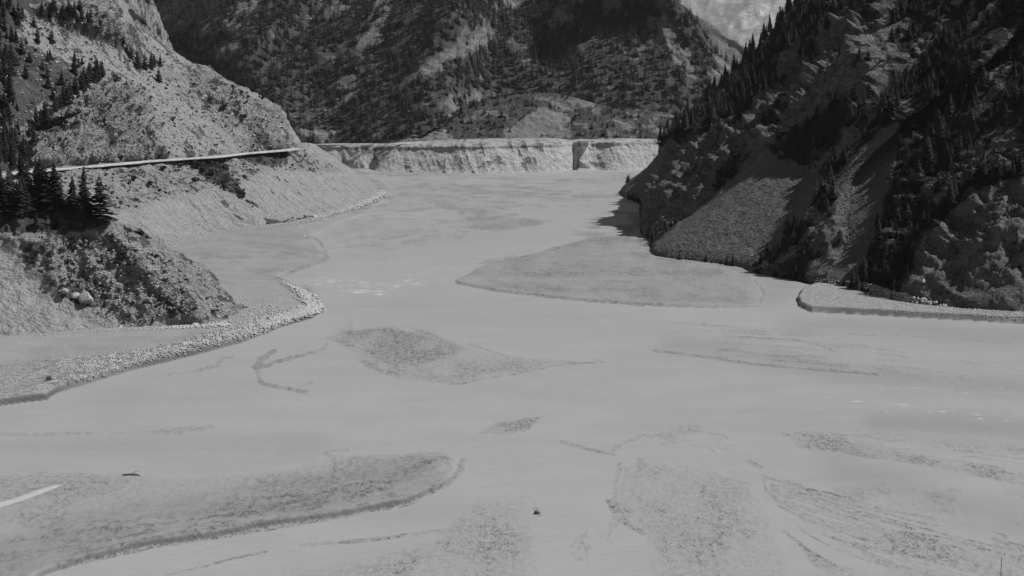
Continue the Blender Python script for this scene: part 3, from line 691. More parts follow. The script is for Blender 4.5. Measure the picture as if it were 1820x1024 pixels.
n1 = fbm(X/9, Y/22, X*0, 4, .6, 200); n2 = fbm(X/2.2, Y/5, X*0, 3, .6, 204); n3 = fbm(X/30, Y/70, X*0, 3, .5, 208)
wx, wy = PX+n1*5+n2*.8+n3*5, PY+n1*1.5+n2*.3+n3*1.0
lift = np.full(PX.shape, -0.03); dark = np.zeros(PX.shape)
sl1 = sdp(wx, wy, bar_left, 2.2)
H_ = np.interp(PX, [-300, 400, 520, 600, 700], [1.0, .95, .6, .35, .3])
lift = np.maximum(lift, -0.03+(H_+.06)*sstep(-2.5, 9, sl1))
sm = sdp(wx, wy, bar_mid, 2.2); lift = np.maximum(lift, -0.03+0.45*sstep(-1, 5, sm)*sstep(1358, 1270, PX)+0.06*sstep(-1, 5, sm))
dark = np.maximum(dark, sstep(0, 14, sm)*(0.30+0.35*fbm(X/60, Y/16, X*0, 3, .6, 230)))
sr = sdp(wx, wy, bar_right, 2.2); lift = np.maximum(lift, -0.03+1.3*sstep(-1, 5, sr))
sw = sdp(wx, wy, bar_low, 1.6); near = sstep(150, 0, dline(PX, PY, bank_edges[2][0], 1.6))
lift = np.maximum(lift, np.where(sw > -20, -0.03+(0.1+0.6*near)*sstep(-3, 6, sw)*np.where(PY < 860, sstep(0, 40, sw), 1), -.03))
dark = np.maximum(dark, sstep(0, 30, sw)*(0.34+0.3*n3))
for p, h, so_, dk in soft_bars:
    w_ = 1.0 if so_ >= 14 else .12
    s = sdp(wx+n3*45*w_+n1*14*w_, wy+n3*16*w_+n1*6*w_, p, 1.6); k = sstep(-so_*1.3, so_*1.6, s)
    lift = np.maximum(lift, -0.03+(0.04+h*.35)*k); dark = np.maximum(dark, dk*k*(1+.5*n1))
farz = sstep(470, 400, PY)*sstep(560, 640, PX)*sstep(1180, 1100, PX)
st_ = fbm(X/45, Y/60, X*0, 4, .6, 240)
dark = np.maximum(dark, farz*0.62*sstep(0.0, .35, st_)); lift = np.maximum(lift, -0.03+0.05*farz*sstep(0.0, .2, st_))
st_ = fbm(X/14+n1, Y/30+n1, X*0, 4, .6, 244); lowz = sstep(820, 900, PY)*np.maximum(sstep(960, 1060, PX), sstep(960, 860, PX)*sstep(960, 985, PY))
dark = np.maximum(dark, lowz*0.4*sstep(0.0, .3, st_)); lift = np.maximum(lift, -0.03+0.05*lowz*sstep(0.0, .15, st_))
def fam(A, Bp, n, wd, st, seed):
    r = np.random.RandomState(seed); A = np.array(A, float); Bp = np.array(Bp, float); out = []
    for k in range(n):
        t = (k+r.uniform(.2, .8))/n; P = A*(1-t)+Bp*t; L = len(P)-1
        a, b = sorted(r.uniform(0, L, 2)); b = min(L, max(b, a+L*.35)); q = np.linspace(a, b, 7); f = np.clip(q.astype(int), 0, L-1)
        Q = P[f]+(P[f+1]-P[f])*(q-f)[:, None]+r.normal(0, 1, (7, 2))*[3, 1.2]
        out.append(([tuple(v) for v in Q], wd*r.uniform(.6, 1.6), st*r.uniform(.5, 1.15)))
    return out
strokes += fam([(1355, 845), (1450, 868), (1570, 902), (1700, 930), (1840, 970)], [(1390, 925), (1460, 975), (1560, 1020), (1660, 1060), (1760, 1090)], 22, 3, .7, 1)
strokes += fam([(1100, 820), (1085, 880), (1120, 950), (1170, 1040)], [(1330, 850), (1300, 920), (1310, 980), (1340, 1050)], 13, 4, .45, 2)
strokes += fam([(0, 930), (250, 915), (480, 895), (700, 850), (790, 812)], [(60, 1010), (300, 962), (520, 928), (720, 893), (810, 850)], 22, 4, .6, 3)
strokes += fam([(540, 1000), (700, 965), (830, 925), (890, 890)], [(700, 1060), (820, 1030), (900, 1000), (950, 950)], 12, 6, .45, 4)
strokes += fam([(1190, 575), (1400, 585), (1620, 596), (1830, 606)], [(1250, 640), (1420, 652), (1620, 672), (1830, 695)], 12, 3, .4, 5)
strokes += fam([(1380, 765), (1500, 770), (1650, 785), (1830, 800)], [(1390, 775), (1500, 805), (1650, 825), (1830, 865)], 14, 4, .5, 6)
strokes += fam([(600, 312), (760, 312), (920, 312), (1120, 312)], [(600, 385), (760, 372), (920, 375), (1120, 380)], 34, 3, .5, 7)
strokes += fam([(600, 390), (680, 385), (760, 385), (840, 395)], [(590, 445), (680, 450), (750, 440), (830, 420)], 16, 3.5, .45, 8)
strokes += fam([(880, 465), (1000, 445), (1120, 430), (1240, 460)], [(860, 505), (1000, 525), (1180, 535), (1330, 535)], 30, 4, .42, 9)
strokes += fam([(610, 590), (690, 587), (760, 595), (820, 610)], [(640, 622), (700, 645), (760, 645), (800, 635)], 8, 5, .4, 10)
strokes += fam([(1150, 775), (1220, 755), (1290, 757), (1330, 775)], [(1170, 800), (1200, 790), (1260, 800), (1290, 820)], 7, 4, .35, 11)
strokes += fam([(300, 440), (380, 430), (470, 425), (560, 425)], [(340, 500), (400, 515), (470, 520), (520, 520)], 14, 3.5, .35, 12)
strokes += fam([(0, 620), (150, 612), (300, 605), (450, 580)], [(0, 660), (150, 640), (300, 620), (450, 590)], 7, 4, .3, 13)
strokes += fam([(0, 765), (150, 768), (260, 766), (380, 760)], [(0, 785), (150, 780), (260, 775), (380, 768)], 4, 4, .25, 14)
n4 = fbm(X/1.1, Y/2.4, X*0, 2, .6, 260)
for p, wd, st in strokes:
    q = np.array(p); m4 = wd*4+12
    i0, i1 = np.searchsorted(pxs, [q[:, 0].min()-m4, q[:, 0].max()+m4]); j0, j1 = np.searchsorted(pys, [q[:, 1].min()-m4, q[:, 1].max()+m4])
    W = (slice(i0, i1), slice(j0, j1))
    if i1 <= i0 or j1 <= j0: continue
    d = dline(wx[W]+n1[W]*2+n4[W]*2, wy[W]+n1[W]+n4[W]*1.2, p, 1.6); k = np.exp(-(d/(wd*1.25))**1.5)
    dark[W] = np.maximum(dark[W], st*k*1.15); lift[W] = np.maximum(lift[W], -0.03+0.05*sstep(.05, .5, k))
dark = np.maximum(dark, sstep(0, 40, sl1)*(0.15+0.15*n3)*sstep(650, 400, PY))
patchy = 0.75+1.05*sstep(-.3, .35, fbm(X/5, Y/13, X*0, 4, .65, 270))
dark = dark*patchy
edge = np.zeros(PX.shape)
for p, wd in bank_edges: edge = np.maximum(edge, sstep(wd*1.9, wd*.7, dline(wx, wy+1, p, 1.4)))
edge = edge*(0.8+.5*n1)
cob1 = (0.75+.5*n3)*sstep(27, 5, dline(wx, wy, [(-300, 705), (0, 690), (90, 672), (200, 655), (350, 618), (430, 597), (500, 572), (552, 558)], 2.0)-np.interp(PX, [0, 100, 260], [52, 30, 0]))*sstep(0, 4, sl1)
cob2 = sstep(0, 4, sr)
coarse = np.clip(np.maximum(cob1*.8, cob2*0.6), 0, 1)
coarse = np.maximum(coarse, 0.9*sstep(5, -5, sdp(wx, wy, [(330, 500), (420, 520), (440, 570), (380, 590)], 1.))*0)
lift = lift + np.where(lift > -.029, n2*0.012+n1*0.014, 0)
# foot of the slopes: sink the sheet below them beyond the shoreline

dark = dark*sstep(-.008, .012, lift)
V = np.stack([X, Y, lift], -1)
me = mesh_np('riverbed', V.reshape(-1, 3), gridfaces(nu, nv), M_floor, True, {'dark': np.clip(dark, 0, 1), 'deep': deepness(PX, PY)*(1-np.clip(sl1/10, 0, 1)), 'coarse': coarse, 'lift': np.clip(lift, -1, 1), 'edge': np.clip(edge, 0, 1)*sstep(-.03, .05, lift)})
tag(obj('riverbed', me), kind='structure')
FLOOR = (PX, PY, lift, coarse)
# wide ground sheet under everything, reaching the horizon
g = mesh_np('ground', [(-15000, -3000, -4), (15000, -3000, -4), (15000, 27000, -4), (-15000, 27000, -4)], [(0, 1, 2, 3)], flat_mat('valley_ground', .25, .2, .02), False)
tag(obj('ground', g), kind='structure')
# water
pyw = np.concatenate([np.linspace(299.5, 420, 60), np.linspace(422, 1300, 220), np.linspace(1340, 3200, 20)]); pxw = np.linspace(-900, 2700, 330)
WX, WY = np.meshgrid(pxw, pyw, indexing='ij'); cyv = (512-WY)/FPX; yy = cp+cyv*sp_; zz = -sp_+cyv*cp
Dw = -CAMZ/(zz/yy); WXx = Dw*((WX-910)/FPX)/yy
sparkle = np.zeros(WX.shape)  # where sparkle is painted on the quick water
for p, wd, st in (([(560, 500), (640, 505), (700, 510), (740, 500)], 30, .8), ([(600, 515), (680, 520)], 14, 1.), ([(590, 545), (660, 550), (680, 553)], 5, .9), ([(680, 475), (820, 440), (950, 425)], 22, .45), ([(620, 560), (800, 545), (1000, 600)], 20, .25),
                  ([(1480, 705), (1600, 722), (1700, 735), (1850, 745)], 30, .6), ([(1260, 686), (1350, 690)], 6, .7), ([(1450, 680), (1600, 690), (1820, 700)], 16, .5), ([(1420, 770), (1560, 790), (1820, 830)], 14, .45), ([(1600, 850), (1850, 900)], 30, .3)):
    sparkle = np.maximum(sparkle, st*np.exp(-(dline(WX, WY, p, 1.8)/wd)**2))
deep = deepness(WX, WY)
tongue = soft(WX, WY, [(-40, 915), (0, 893), (40, 882), (108, 862), (112, 868), (60, 890), (-40, 925)], 3)
me = mesh_np('river_water', np.stack([WXx, Dw, 0*WX], -1).reshape(-1, 3), gridfaces(*WX.shape), M_water, True, {'sparkle': sparkle, 'deep': deep})
tag(obj('river_water', me), kind='structure')

# ---- roads
def strip(name, pts, wd, mat, z, th=0.25, wob=0.0):
    P = np.array([G(a, b, z) for a, b in pts]); t = np.concatenate([[0], np.cumsum(np.linalg.norm(np.diff(P, axis=0), axis=1))])
    Q = cr(P, np.linspace(0, t[-1], 140), t); d = np.gradient(Q, axis=0); d /= np.linalg.norm(d, axis=1, keepdims=True)
    nrm = np.stack([-d[:, 1], d[:, 0], 0*d[:, 0]], 1)
    hw = wd/2*(1+wob*fbm(t[-1]*np.linspace(0, 1, 140)/12, np.zeros(140), np.zeros(140), 2, .5, 7))[:, None]
    rows = [Q+nrm*hw+[0, 0, -th*4], Q+nrm*hw, Q-nrm*hw, Q-nrm*hw+[0, 0, -th*4]]
    B = np.stack(rows, 1); me = mesh_np(name, B.reshape(-1, 3), gridfaces(140, 4), mat, False)
    return obj(name, me), Q, nrm
road, RQ, RN = strip('road', [(-430, 351), (-150, 324), (0, 308.5), (60, 302.5), (130, 297), (205, 290.5), (275, 284.6), (300, 282.8), (370, 278.3), (440, 271.2), (495, 266.8), (522, 263.6)], 6.4, M_road, 28.2, .15, .5)
tag(road, kind='structure')
tr, TQ, TN = strip('dirt_track', [(545, 257.6), (640, 257.3), (760, 256.8), (860, 255.3), (940, 253.3), (1030, 251.2), (1120, 249.6), (1200, 248.2), (1300, 246.5)], 6, M_road, 18.9, .3)
# the track follows the lip of the far bank
me_ = tr.data
for v in me_.vertices:
    px_, py_ = proj(np.array(v.co)); f = float(np.interp(px_, [560, 690, 705, 950, 1040, 1300], [1052, 1050, 1012, 1012, 1042, 1056]))/v.co.y
    v.co.x *= f; v.co.z = CAMZ + (v.co.z-CAMZ)*f; v.co.y *= f
tag(tr, kind='structure')

# ------------------------------------------------------------ vegetation
def conifer(whorls, per, seed, rad=0.2, droop=0.25, detail=2):
    """unit-high crown: whorls of flat drooping boughs"""
    r = random.Random(seed); V = []; F = []
    for w_ in range(whorls):
        t = w_/(whorls-1); z = 0.1+0.86*t
        R_ = rad*(1-t)**0.8*(0.85+0.3*r.random())+0.012
        k = max(3, int(per*(1-t*.5)))
        for b in range(k):
            a = 2*math.pi*(b+r.random()*.7)/k + w_*1.3; z = 0.1+0.86*t+r.uniform(-.6, .6)*.86/whorls; L = R_*(0.65+0.6*r.random()); wd = 0.30*L+0.012
            ca, sa = math.cos(a), math.sin(a); dz = -droop*L*(1-t*1.4)+r.uniform(-.01, .01)
            i = len(V)
            tipz = z+dz; 
            V += [(0, 0, z+.03), (ca*L*.55-sa*wd, sa*L*.55+ca*wd, z+dz*.5-.015), (ca*L, sa*L, tipz), (ca*L*.55+sa*wd, sa*L*.55-ca*wd, z+dz*.5-.015), (ca*L*.5, sa*L*.5, z+dz*.3+.028)]
            F += [(i, i+1, i+4), (i+4, i+1, i+2), (i, i+4, i+3), (i+4, i+2, i+3)]
    i = len(V); V += [(0.01, 0, .9), (-.008, .008, .9), (-.008, -.008, .9), (0, 0, 1.02)]
    F += [(i, i+1, i+3), (i+1, i+2, i+3), (i+2, i, i+3)]
    return mesh_np('crown', V, F, M_needle, False)
def leafy(n, seed, size, mat, flat=0.8, lobes=7):
    """broadleaf crown: leaf-clump triangles through an uneven volume"""
    r = random.Random(seed); V = []; F = []
    L = [(r.uniform(-.28, .28), r.uniform(-.28, .28), r.uniform(.3, .8)*flat, r.uniform(.14, .26)) for _ in range(lobes)]
    for _ in range(n):
        lx, ly, lz, lr = r.choice(L)
        v = Vector((r.gauss(0, 1), r.gauss(0, 1), r.gauss(0, 1))).normalized()*lr*(0.6+.5*r.random())
        c = Vector((lx, ly, lz))+v; a = Vector((r.gauss(0, 1), r.gauss(0, 1), r.gauss(0, 1))).normalized(); b = a.cross(v).normalized()
        s = size*(.6+.8*r.random()); i = len(V)
        V += [tuple(c+a*s), tuple(c-a*s*.5+b*s*.8), tuple(c-a*s*.5-b*s*.8)]; F.append((i, i+1, i+2))
    return mesh_np('crown', V, F, mat, False)
def trunk_mesh(r0=0.022, h=.9, n=6):
    V = []; F = []
    for k, (z, q) in enumerate(((-.08, r0*1.3), (.1, r0), (h*.6, r0*.55), (h, r0*.12))):
        for a in range(n): V.append((q*math.cos(a*2*math.pi/n), q*math.sin(a*2*math.pi/n), z))
    for k in range(3):
        for a in range(n): F.append((k*n+a, k*n+(a+1) % n, (k+1)*n+(a+1) % n, (k+1)*n+a))
    return mesh_np('trunk', V, F, M_bark, True)
CON_HI = [conifer(20, 13, s, .19+.02*(s % 3), .3) for s in range(4)]
CON_LO = [conifer(8, 6, 20+s, .2, .3) for s in range(3)]
PINE = [conifer(13, 13, 40+s, .30, .1) for s in range(3)]
BUSH = [leafy(260, 60+s, .085, M_leaf, .75, 7) for s in range(4)]
TWIG = [leafy(260, 80+s, .05, M_twig, .85, 8) for s in range(3)]
TRUNK = trunk_mesh(); STEM = trunk_mesh(.03, .45, 5)
class Src: pass
def plant(name, loc, h, wd, crown, trunk, label, cat, group):
    e = bpy.data.objects.new(name, None); COL.objects.link(e); e.empty_display_size = .5
    e.location = loc; e.rotation_euler = (RNG.uniform(-.05, .05), RNG.uniform(-.05, .05), RNG.uniform(0, 6.28)); e.scale = (h*wd, h*wd, h)
    tag(e, label, cat, group)
    obj('crown', crown, e); obj('trunk', trunk, e)
    return e
_vis = {}
def seen(pname):
    if pname not in _vis:
        B, px, py, N = PATCH[pname]; i = (px/4).astype(int); j = (py/4).astype(int); D = B[..., 1]
        ok = (i > -100) & (i < 600) & (j > -60) & (j < 320); key = np.where(ok, (i+100)*400+(j+60), 0)
        buf = np.full(700*400+1, 1e9); np.minimum.at(buf, key.ravel(), D.ravel()); _vis[pname] = (D < buf[key]+7)*ok
    return _vis[pname]
def pick(pname, polys, n, mind=0.0, margin=None, seed=0, vmin=None):
    """n random spots of a patch seen inside the map outlines (outline, weight)"""
    B, px, py, N = PATCH[pname]; rs = np.random.RandomState(seed)
    wgt = np.zeros(px.shape)
    for p, w_ in polys: wgt = np.maximum(wgt, w_*inpoly(px, py, p))
    wgt = wgt*seen(pname)
    du = np.linalg.norm(np.gradient(B, axis=0), axis=2); dv = np.linalg.norm(np.gradient(B, axis=1), axis=2)
    p = (wgt*du*dv).ravel(); 
    if p.sum() == 0: return np.zeros((0, 3))
    idx = rs.choice(len(p), size=n, p=p/p.sum(), replace=(p > 0).sum() < n*1.3)
    Q = B.reshape(-1, 3)[idx]
    return Q + rs.uniform(-.35, .35, (n, 3))*[1, 1, 0]
def forest_stuff(name, P, hmin, hmax, srcs, label, cat, wd=1.0, seed=1):
    """thousands of trees as one object: geometry nodes put crowns on the points"""
    rs = np.random.RandomState(seed); n = len(P)
    parts = np.array_split(rs.permutation(n), len(srcs))
    me = bpy.data.meshes.new(name); me.vertices.add(n); me.vertices.foreach_set('co', np.asarray(P, np.float32).ravel())
    hs = rs.uniform(hmin, hmax, n)*(0.75+.5*rs.rand(n)**2); rot = rs.uniform(0, 6.28, n); kind = rs.randint(0, len(srcs), n)
    for a, v, ty in (('h', hs, 'FLOAT'), ('rot', rot, 'FLOAT'), ('pickk', kind, 'INT')):
        q = me.attributes.new(a, ty, 'POINT'); q.data.foreach_set('value', v.astype(np.int32 if ty == 'INT' else np.float32))
    o = obj(name, me); tag(o, label, cat, kind='stuff')
    ng = bpy.data.node_groups.new(name, 'GeometryNodeTree')
    ng.interface.new_socket('Geometry', in_out='INPUT', socket_type='NodeSocketGeometry'); ng.interface.new_socket('Geometry', in_out='OUTPUT', socket_type='NodeSocketGeometry')
    N_ = ng.nodes; I = N_.new('NodeGroupInput'); O = N_.new('NodeGroupOutput'); J = N_.new('GeometryNodeJoinGeometry')
    def na(nm, ty):
        x = N_.new('GeometryNodeInputNamedAttribute'); x.data_type = ty; x.inputs[0].default_value = nm; return x.outputs[0]
    hh, rr, kk = na('h', 'FLOAT'), na('rot', 'FLOAT'), na('pickk', 'INT')
    cx = N_.new('ShaderNodeCombineXYZ'); mw = N_.new('ShaderNodeMath'); mw.operation = 'MULTIPLY'; mw.inputs[1].default_value = wd
    ng.links.new(hh, mw.inputs[0]); ng.links.new(mw.outputs[0], cx.inputs[0]); ng.links.new(mw.outputs[0], cx.inputs[1]); ng.links.new(hh, cx.inputs[2])
    rx = N_.new('ShaderNodeCombineXYZ'); ng.links.new(rr, rx.inputs[2])
    for k, s_ in enumerate(srcs):
        oi = N_.new('GeometryNodeObjectInfo'); oi.inputs[0].default_value = s_
        cm = N_.new('FunctionNodeCompare'); cm.data_type = 'INT'; cm.operation = 'EQUAL'
        ng.links.new(kk, cm.inputs[2]); cm.inputs[3].default_value = k
        ip = N_.new('GeometryNodeInstanceOnPoints')
        ng.links.new(I.outputs[0], ip.inputs[0]); ng.links.new(cm.outputs[0], ip.inputs[1]); ng.links.new(oi.outputs['Geometry'], ip.inputs[2])
        ng.links.new(rx.outputs[0], ip.inputs['Rotation']); ng.links.new(cx.outputs[0], ip.inputs['Scale'])
        ng.links.new(ip.outputs[0], J.inputs[0])
    ng.links.new(J.outputs[0], O.inputs[0])
    md = o.modifiers.new('scatter', 'NODES'); md.node_group = ng
    return o
def snap(pname, px, py):
    B, X_, Y_, N = PATCH[pname]
    d = (X_-px)**2+(Y_-py)**2
    k = np.argmin(d+0.0008*B[..., 1]**1.0*0); c = np.where(d.ravel() < d.min()+6)[0]
    c = c[np.argmin(B.reshape(-1, 3)[c, 1])]
    return B.reshape(-1, 3)[c]

# foreground left trees (px, py of the foot, height m, kind)
near_trees = [(150, 388, 14.0, 'spruce', 'tall dark spruce with a bare-sided tip, left of the broad pine at the spur edge'),
              (176, 392, 12.0, 'pine', 'broad bushy dark pine at the right end of the trees on the boulder spur'),
              (128, 378, 10.0, 'spruce', 'short dark spruce squeezed between the dense clump and the tall spruce'),
              (98, 364, 11.5, 'pine', 'rounded dark pine at the right edge of the dense clump above the spur'),
              (70, 358, 12.5, 'spruce', 'dark spruce with a pointed top in the middle of the dense clump'),
              (84, 362, 11.0, 'pine', 'dark pine filling the front of the dense clump on the spur'),
              (50, 352, 11.0, 'spruce', 'dark spruce just left of the dense clump, under the road end'),
              (66, 400, 3.6, 'pine', 'low dark bush-like pine on the bare spur slope, left one of two'),
              (98, 402, 3.2, 'pine', 'low dark bush-like pine on the bare spur slope, right one of two'),
              (186, 396, 2.4, 'pine', 'small dark shrub pine at the foot of the broad pine'),
              (20, 390, 5.4, 'pine', 'dark bushy pine low on the spur near the left frame edge')]
k = 0
for px_, py_, h, kd, lb in near_trees:
    P = snap('near_spur', px_, py_)
    plant('spruce_tree' if kd == 'spruce' else 'pine_tree', P+[0, 0, -.2], h, 1.0 if kd == 'spruce' else 1.1, (CON_HI if kd == 'spruce' else PINE)[k % 3], TRUNK, lb, 'tree', 'trees on the boulder spur'); k += 1
SRC_HI = [bpy.data.objects.new('x', None)]
bpy.data.objects.remove(SRC_HI[0])
srcs_con = [o for o in bpy.data.objects if o.name.startswith('crown') and o.parent and o.parent.name.startswith('spruce')][:2]
srcs_pin = [o for o in bpy.data.objects if o.name.startswith('crown') and o.parent and o.parent.name.startswith('pine')][:2]

def group_trees(pname, polys, n, hmin, hmax, kinds, label, cat, group, seed, wd=(.85, 1.15)):
    P = pick(pname, polys, n, seed=seed); rs = np.random.RandomState(seed+1)
    # no two of them in the same spot
    keep = []
    for p in P:
        if all((p[0]-q[0])**2+(p[1]-q[1])**2 > 2.2 for q in keep): keep.append(p)
    pk = np.array([proj(p)[0] for p in keep]) if keep else np.zeros(0)
    made = []
    for p in keep:
        kd = kinds[rs.randint(len(kinds))]; h = rs.uniform(hmin, hmax)
        src = {'spruce': CON_HI, 'pine': PINE, 'bush': BUSH, 'twig': TWIG}[kd]
        nm = {'spruce': 'spruce_tree', 'pine': 'pine_tree', 'bush': 'shrub', 'twig': 'bare_shrub'}[kd]
        lb_ = ('' if 'knee' in label or label.startswith('low') else 'small ' if h < hmin+(hmax-hmin)*.33 else 'tall ' if h > hmin+(hmax-hmin)*.67 else 'mid-sized ')+label.replace('conifer', 'narrow spruce' if kd == 'spruce' else 'broad pine').replace('rounded dark tree', 'dark broad pine' if kd == 'pine' else 'rounded dark tree' if kd == 'bush' else 'rounded greyish leafless tree')
        e_ = plant(nm, p+[0, 0, -.15*h/5], h, rs.uniform(*wd)*(1.25 if kd in ('bush', 'twig') else 1), src[rs.randint(len(src))], TRUNK if kd in ('spruce', 'pine') else STEM, lb_, cat, group); made.append((float(proj(p)[0]), h, e_))
    if len(made) > 3:
        made.sort(key=lambda q: q[0])
        made[0][2]['label'] = 'leftmost '+label; made[-1][2]['label'] = 'rightmost '+label
        made[max(range(1, len(made)-1), key=lambda i: made[i][1])][2]['label'] = 'tallest '+label
# dense dark stand beyond the near clump, left edge
group_trees('near_spur', [([(-60, 352), (110, 368), (60, 385), (-60, 385)], 1)], 24, 8, 12, ['spruce', 'pine'], 'dark conifer in the dense clump at the left end of the boulder spur', 'tree', 'conifers clumped on the spur', 301)
group_trees('left_bank', [([(-60, 310), (55, 308), (90, 335), (60, 380), (-60, 400)], 1)], 26, 7, 10.5, ['spruce', 'pine'], 'dark conifer in the packed stand between the road and the boulder spur', 'tree', 'conifers between road and spur', 302)
group_trees('left_hill', [([(0, 250), (40, 230), (90, 190), (130, 160), (175, 120), (185, 135), (120, 185), (60, 240), (55, 300), (0, 300)], 1)], 110, 4.5, 8.5, ['spruce', 'spruce', 'pine'], 'dark conifer in the band of trees along the top of the roadside cliff', 'tree', 'conifers above the roadside cliff', 303)
group_trees('left_hill', [([(150, 25), (70, 10), (60, 30), (120, 45), (170, 60), (185, 50)], 1)], 55, 4.5, 8, ['spruce', 'pine'], 'dark conifer in the upper tree band below the left summit rocks', 'tree', 'conifers in the upper left band', 304)
group_trees('left_hill', [([(180, 60), (215, 70), (235, 95), (290, 115), (280, 125), (220, 100)], 1)], 12, 4.5, 7.5, ['pine', 'pine', 'spruce'], 'dark pine in the loose scatter on the pale left ridge', 'tree', 'pines scattered on the left ridge', 305)
for px_, py_, h, lb in ((246, 118, 7, 'left pine of the tight group of three on the pale scree'), (258, 121, 6.5, 'middle pine of the tight group of three on the pale scree'), (270, 120, 6, 'right pine of the tight group of three on the pale scree'), (282, 142, 6.5, 'lone dark pine on the scree below the group of three'), (227, 157, 4.5, 'narrow dark spruce standing alone above the roadside cliff'), (195, 140, 0, '')):
    if h: plant('pine_tree', snap('left_hill', px_, py_)-[0, 0, .2], h, 1.15, PINE[int(px_) % 3], TRUNK, lb, 'tree', 'pines on the left scree')
group_trees('left_hill', [([(0, 100), (100, 80), (170, 130), (100, 180), (0, 220)], 1), ([(0, 20), (100, 40), (90, 90), (0, 90)], 1.4)], 40, 3, 6.5, ['spruce', 'pine'], 'dark conifer dotted over the open rocky ground at upper left', 'tree', 'conifers dotted over the upper left ground', 306)
group_trees('left_hill', [([(360, 165), (400, 185), (440, 205), (430, 215), (370, 190)], 1), ([(290, 205), (315, 215), (300, 220)], 2), ([(190, 125), (220, 145), (215, 155)], 3), ([(400, 150), (470, 180), (440, 180)], .6)], 30, 1.8, 3.6, ['bush', 'bush', 'twig'], 'low dark shrub on the bare slope above the road', 'shrub', 'shrubs above the road', 307)
group_trees('left_bank', [([(335, 285), (395, 285), (430, 335), (450, 365), (400, 335), (355, 312)], 1)], 34, 2.0, 4.2, ['bush', 'twig'], 'dark leafy shrub in the thicket spilling below the road', 'shrub', 'shrubs in the thicket below the road', 308)
group_trees('left_bank', [([(420, 268), (525, 266), (510, 295), (440, 288)], 1)], 26, 1.5, 3.2, ['bush', 'twig', 'twig'], 'low greyish shrub under the road bend', 'shrub', 'shrubs under the road bend', 309)
for px_, py_, h, lb in ((267, 330, 3.0, 'small lone bush in the middle of the grassy slope below the road'), (238, 318, 2.4, 'small pale bush on the slope right of the spur trees'), (289, 300, 3.0, 'flat dark bush just under the road parapet'), (322, 294, 2.2, 'little bush at the road edge left of the thicket'), (350, 322, 2.6, 'bush on the left flank of the thicket'), (436, 315, 2.4, 'round bush on the right flank of the thicket')):
    plant('shrub', snap('left_bank', px_, py_)-[0, 0, .2], h, 1.4, BUSH[int(px_) % 4], STEM, lb, 'shrub', 'lone bushes below the road')
group_trees('near_spur', [([(0, 380), (200, 405), (280, 470), (340, 540), (250, 560), (120, 500), (30, 430)], 1)], 26, .8, 2.0, ['bush', 'twig'], 'knee-high dark bush among the rubble of the boulder spur', 'shrub', 'small bushes on the boulder spur', 310, (1.0, 1.5))
# right mountain: trees along the skyline, one by one
Bq, pxq, pyq, Nq = PATCH['right_mountain']
sky_pts = []
for sx in np.arange(1172, 1480, 6.5):
    m_ = (np.abs(pxq-sx) < 5) & (pyq > -60)
    if not m_.any(): continue
    yv = np.where(m_, pyq, 9e9); j = np.argmin(yv); p = Bq.reshape(-1, 3)[j]
    sky_pts.append(p)
rs = np.random.RandomState(5)
for p in sky_pts:
    sx = proj(p)[0]
    if rs.rand() < .15: continue
    h = rs.uniform(6, 12)*(1.0 if sx > 1250 else .7)
    plant('spruce_tree', p+[rs.uniform(-1, 1), rs.uniform(-2, 1), -.6], h, rs.uniform(.75, 1.1), CON_HI[rs.randint(4)], TRUNK, ('short ' if h < 7 else 'tall ' if h > 9.5 else 'middling ')+'dark spruce on the right mountain skyline, '+('on its low left end' if sx < 1270 else 'half way up it' if sx < 1380 else 'near the top of the frame'), 'tree', 'spruces on the right skyline')
group_trees('right_mountain', [([(1200, 235), (1330, 130), (1470, 0), (1500, 30), (1380, 150), (1260, 225)], 1)], 70, 5, 10, ['spruce'], 'dark spruce just below the skyline of the shaded right mountain', 'tree', 'spruces below the right skyline', 311)
group_trees('right_mountain', [([(1680, 340), (1700, 290), (1780, 270), (1800, 320), (1720, 335)], 1.5), ([(1560, 420), (1640, 300), (1700, 280), (1650, 400), (1580, 480)], .5)], 46, 3.5, 6, ['bush', 'twig', 'pine'], 'rounded dark tree above the layered rock face on the right', 'tree', 'rounded trees above the layered rock', 312, (1.0, 1.3))
# the rest of the woods: beyond counting
# low-detail sources are real trees of the same woods
def lowtree(pname, px_, py_, mesh, h, label):
    e = plant('spruce_tree', snap(pname, px_, py_), h, 1, mesh, TRUNK, label, 'tree', None); return e.children[0]
s1 = lowtree('knoll', 905, 232, CON_LO[0], 6, 'single spruce at the foot of the bare cone on the knoll')
s2 = lowtree('knoll', 1040, 238, CON_LO[1], 7, 'single spruce at the head of the dark ravine in the far bank')
s3 = lowtree('knoll', 1130, 232, CON_LO[2], 6, 'single spruce on the knoll right of the ravine')
def wooded(pname, n, seed, dens=None, lo=.5, polys=None):
    B, px, py, N = PATCH[pname]; rs = np.random.RandomState(seed)
    me = bpy.data.objects[{'centre_mountain': 'wooded_mountain', 'knoll': 'scrubby_knoll', 'right_mountain': 'shaded_mountainside', 'left_hill': 'rocky_hillside'}[pname]].data
    a = np.zeros(len(me.vertices), np.float32); me.attributes['veg'].data.foreach_get('value', a); a = a.reshape(px.shape)
    wg = sstep(lo, lo+.25, a)*(py > -120)*(px > -200)*(px < 2020)
    if polys is not None:
        k = np.zeros(px.shape)
        for p in polys: k = np.maximum(k, inpoly(px, py, p))
        wg = wg*k
    du = np.linalg.norm(np.gradient(B, axis=0), axis=2); dv = np.linalg.norm(np.gradient(B, axis=1), axis=2)
    p = (wg*du*dv).ravel(); idx = rs.choice(len(p), size=n, p=p/p.sum(), replace=n > (p > 0).sum()*.8)
    return B.reshape(-1, 3)[idx]+rs.uniform(-.6, .6, (n, 3))*[1, 1, .1]
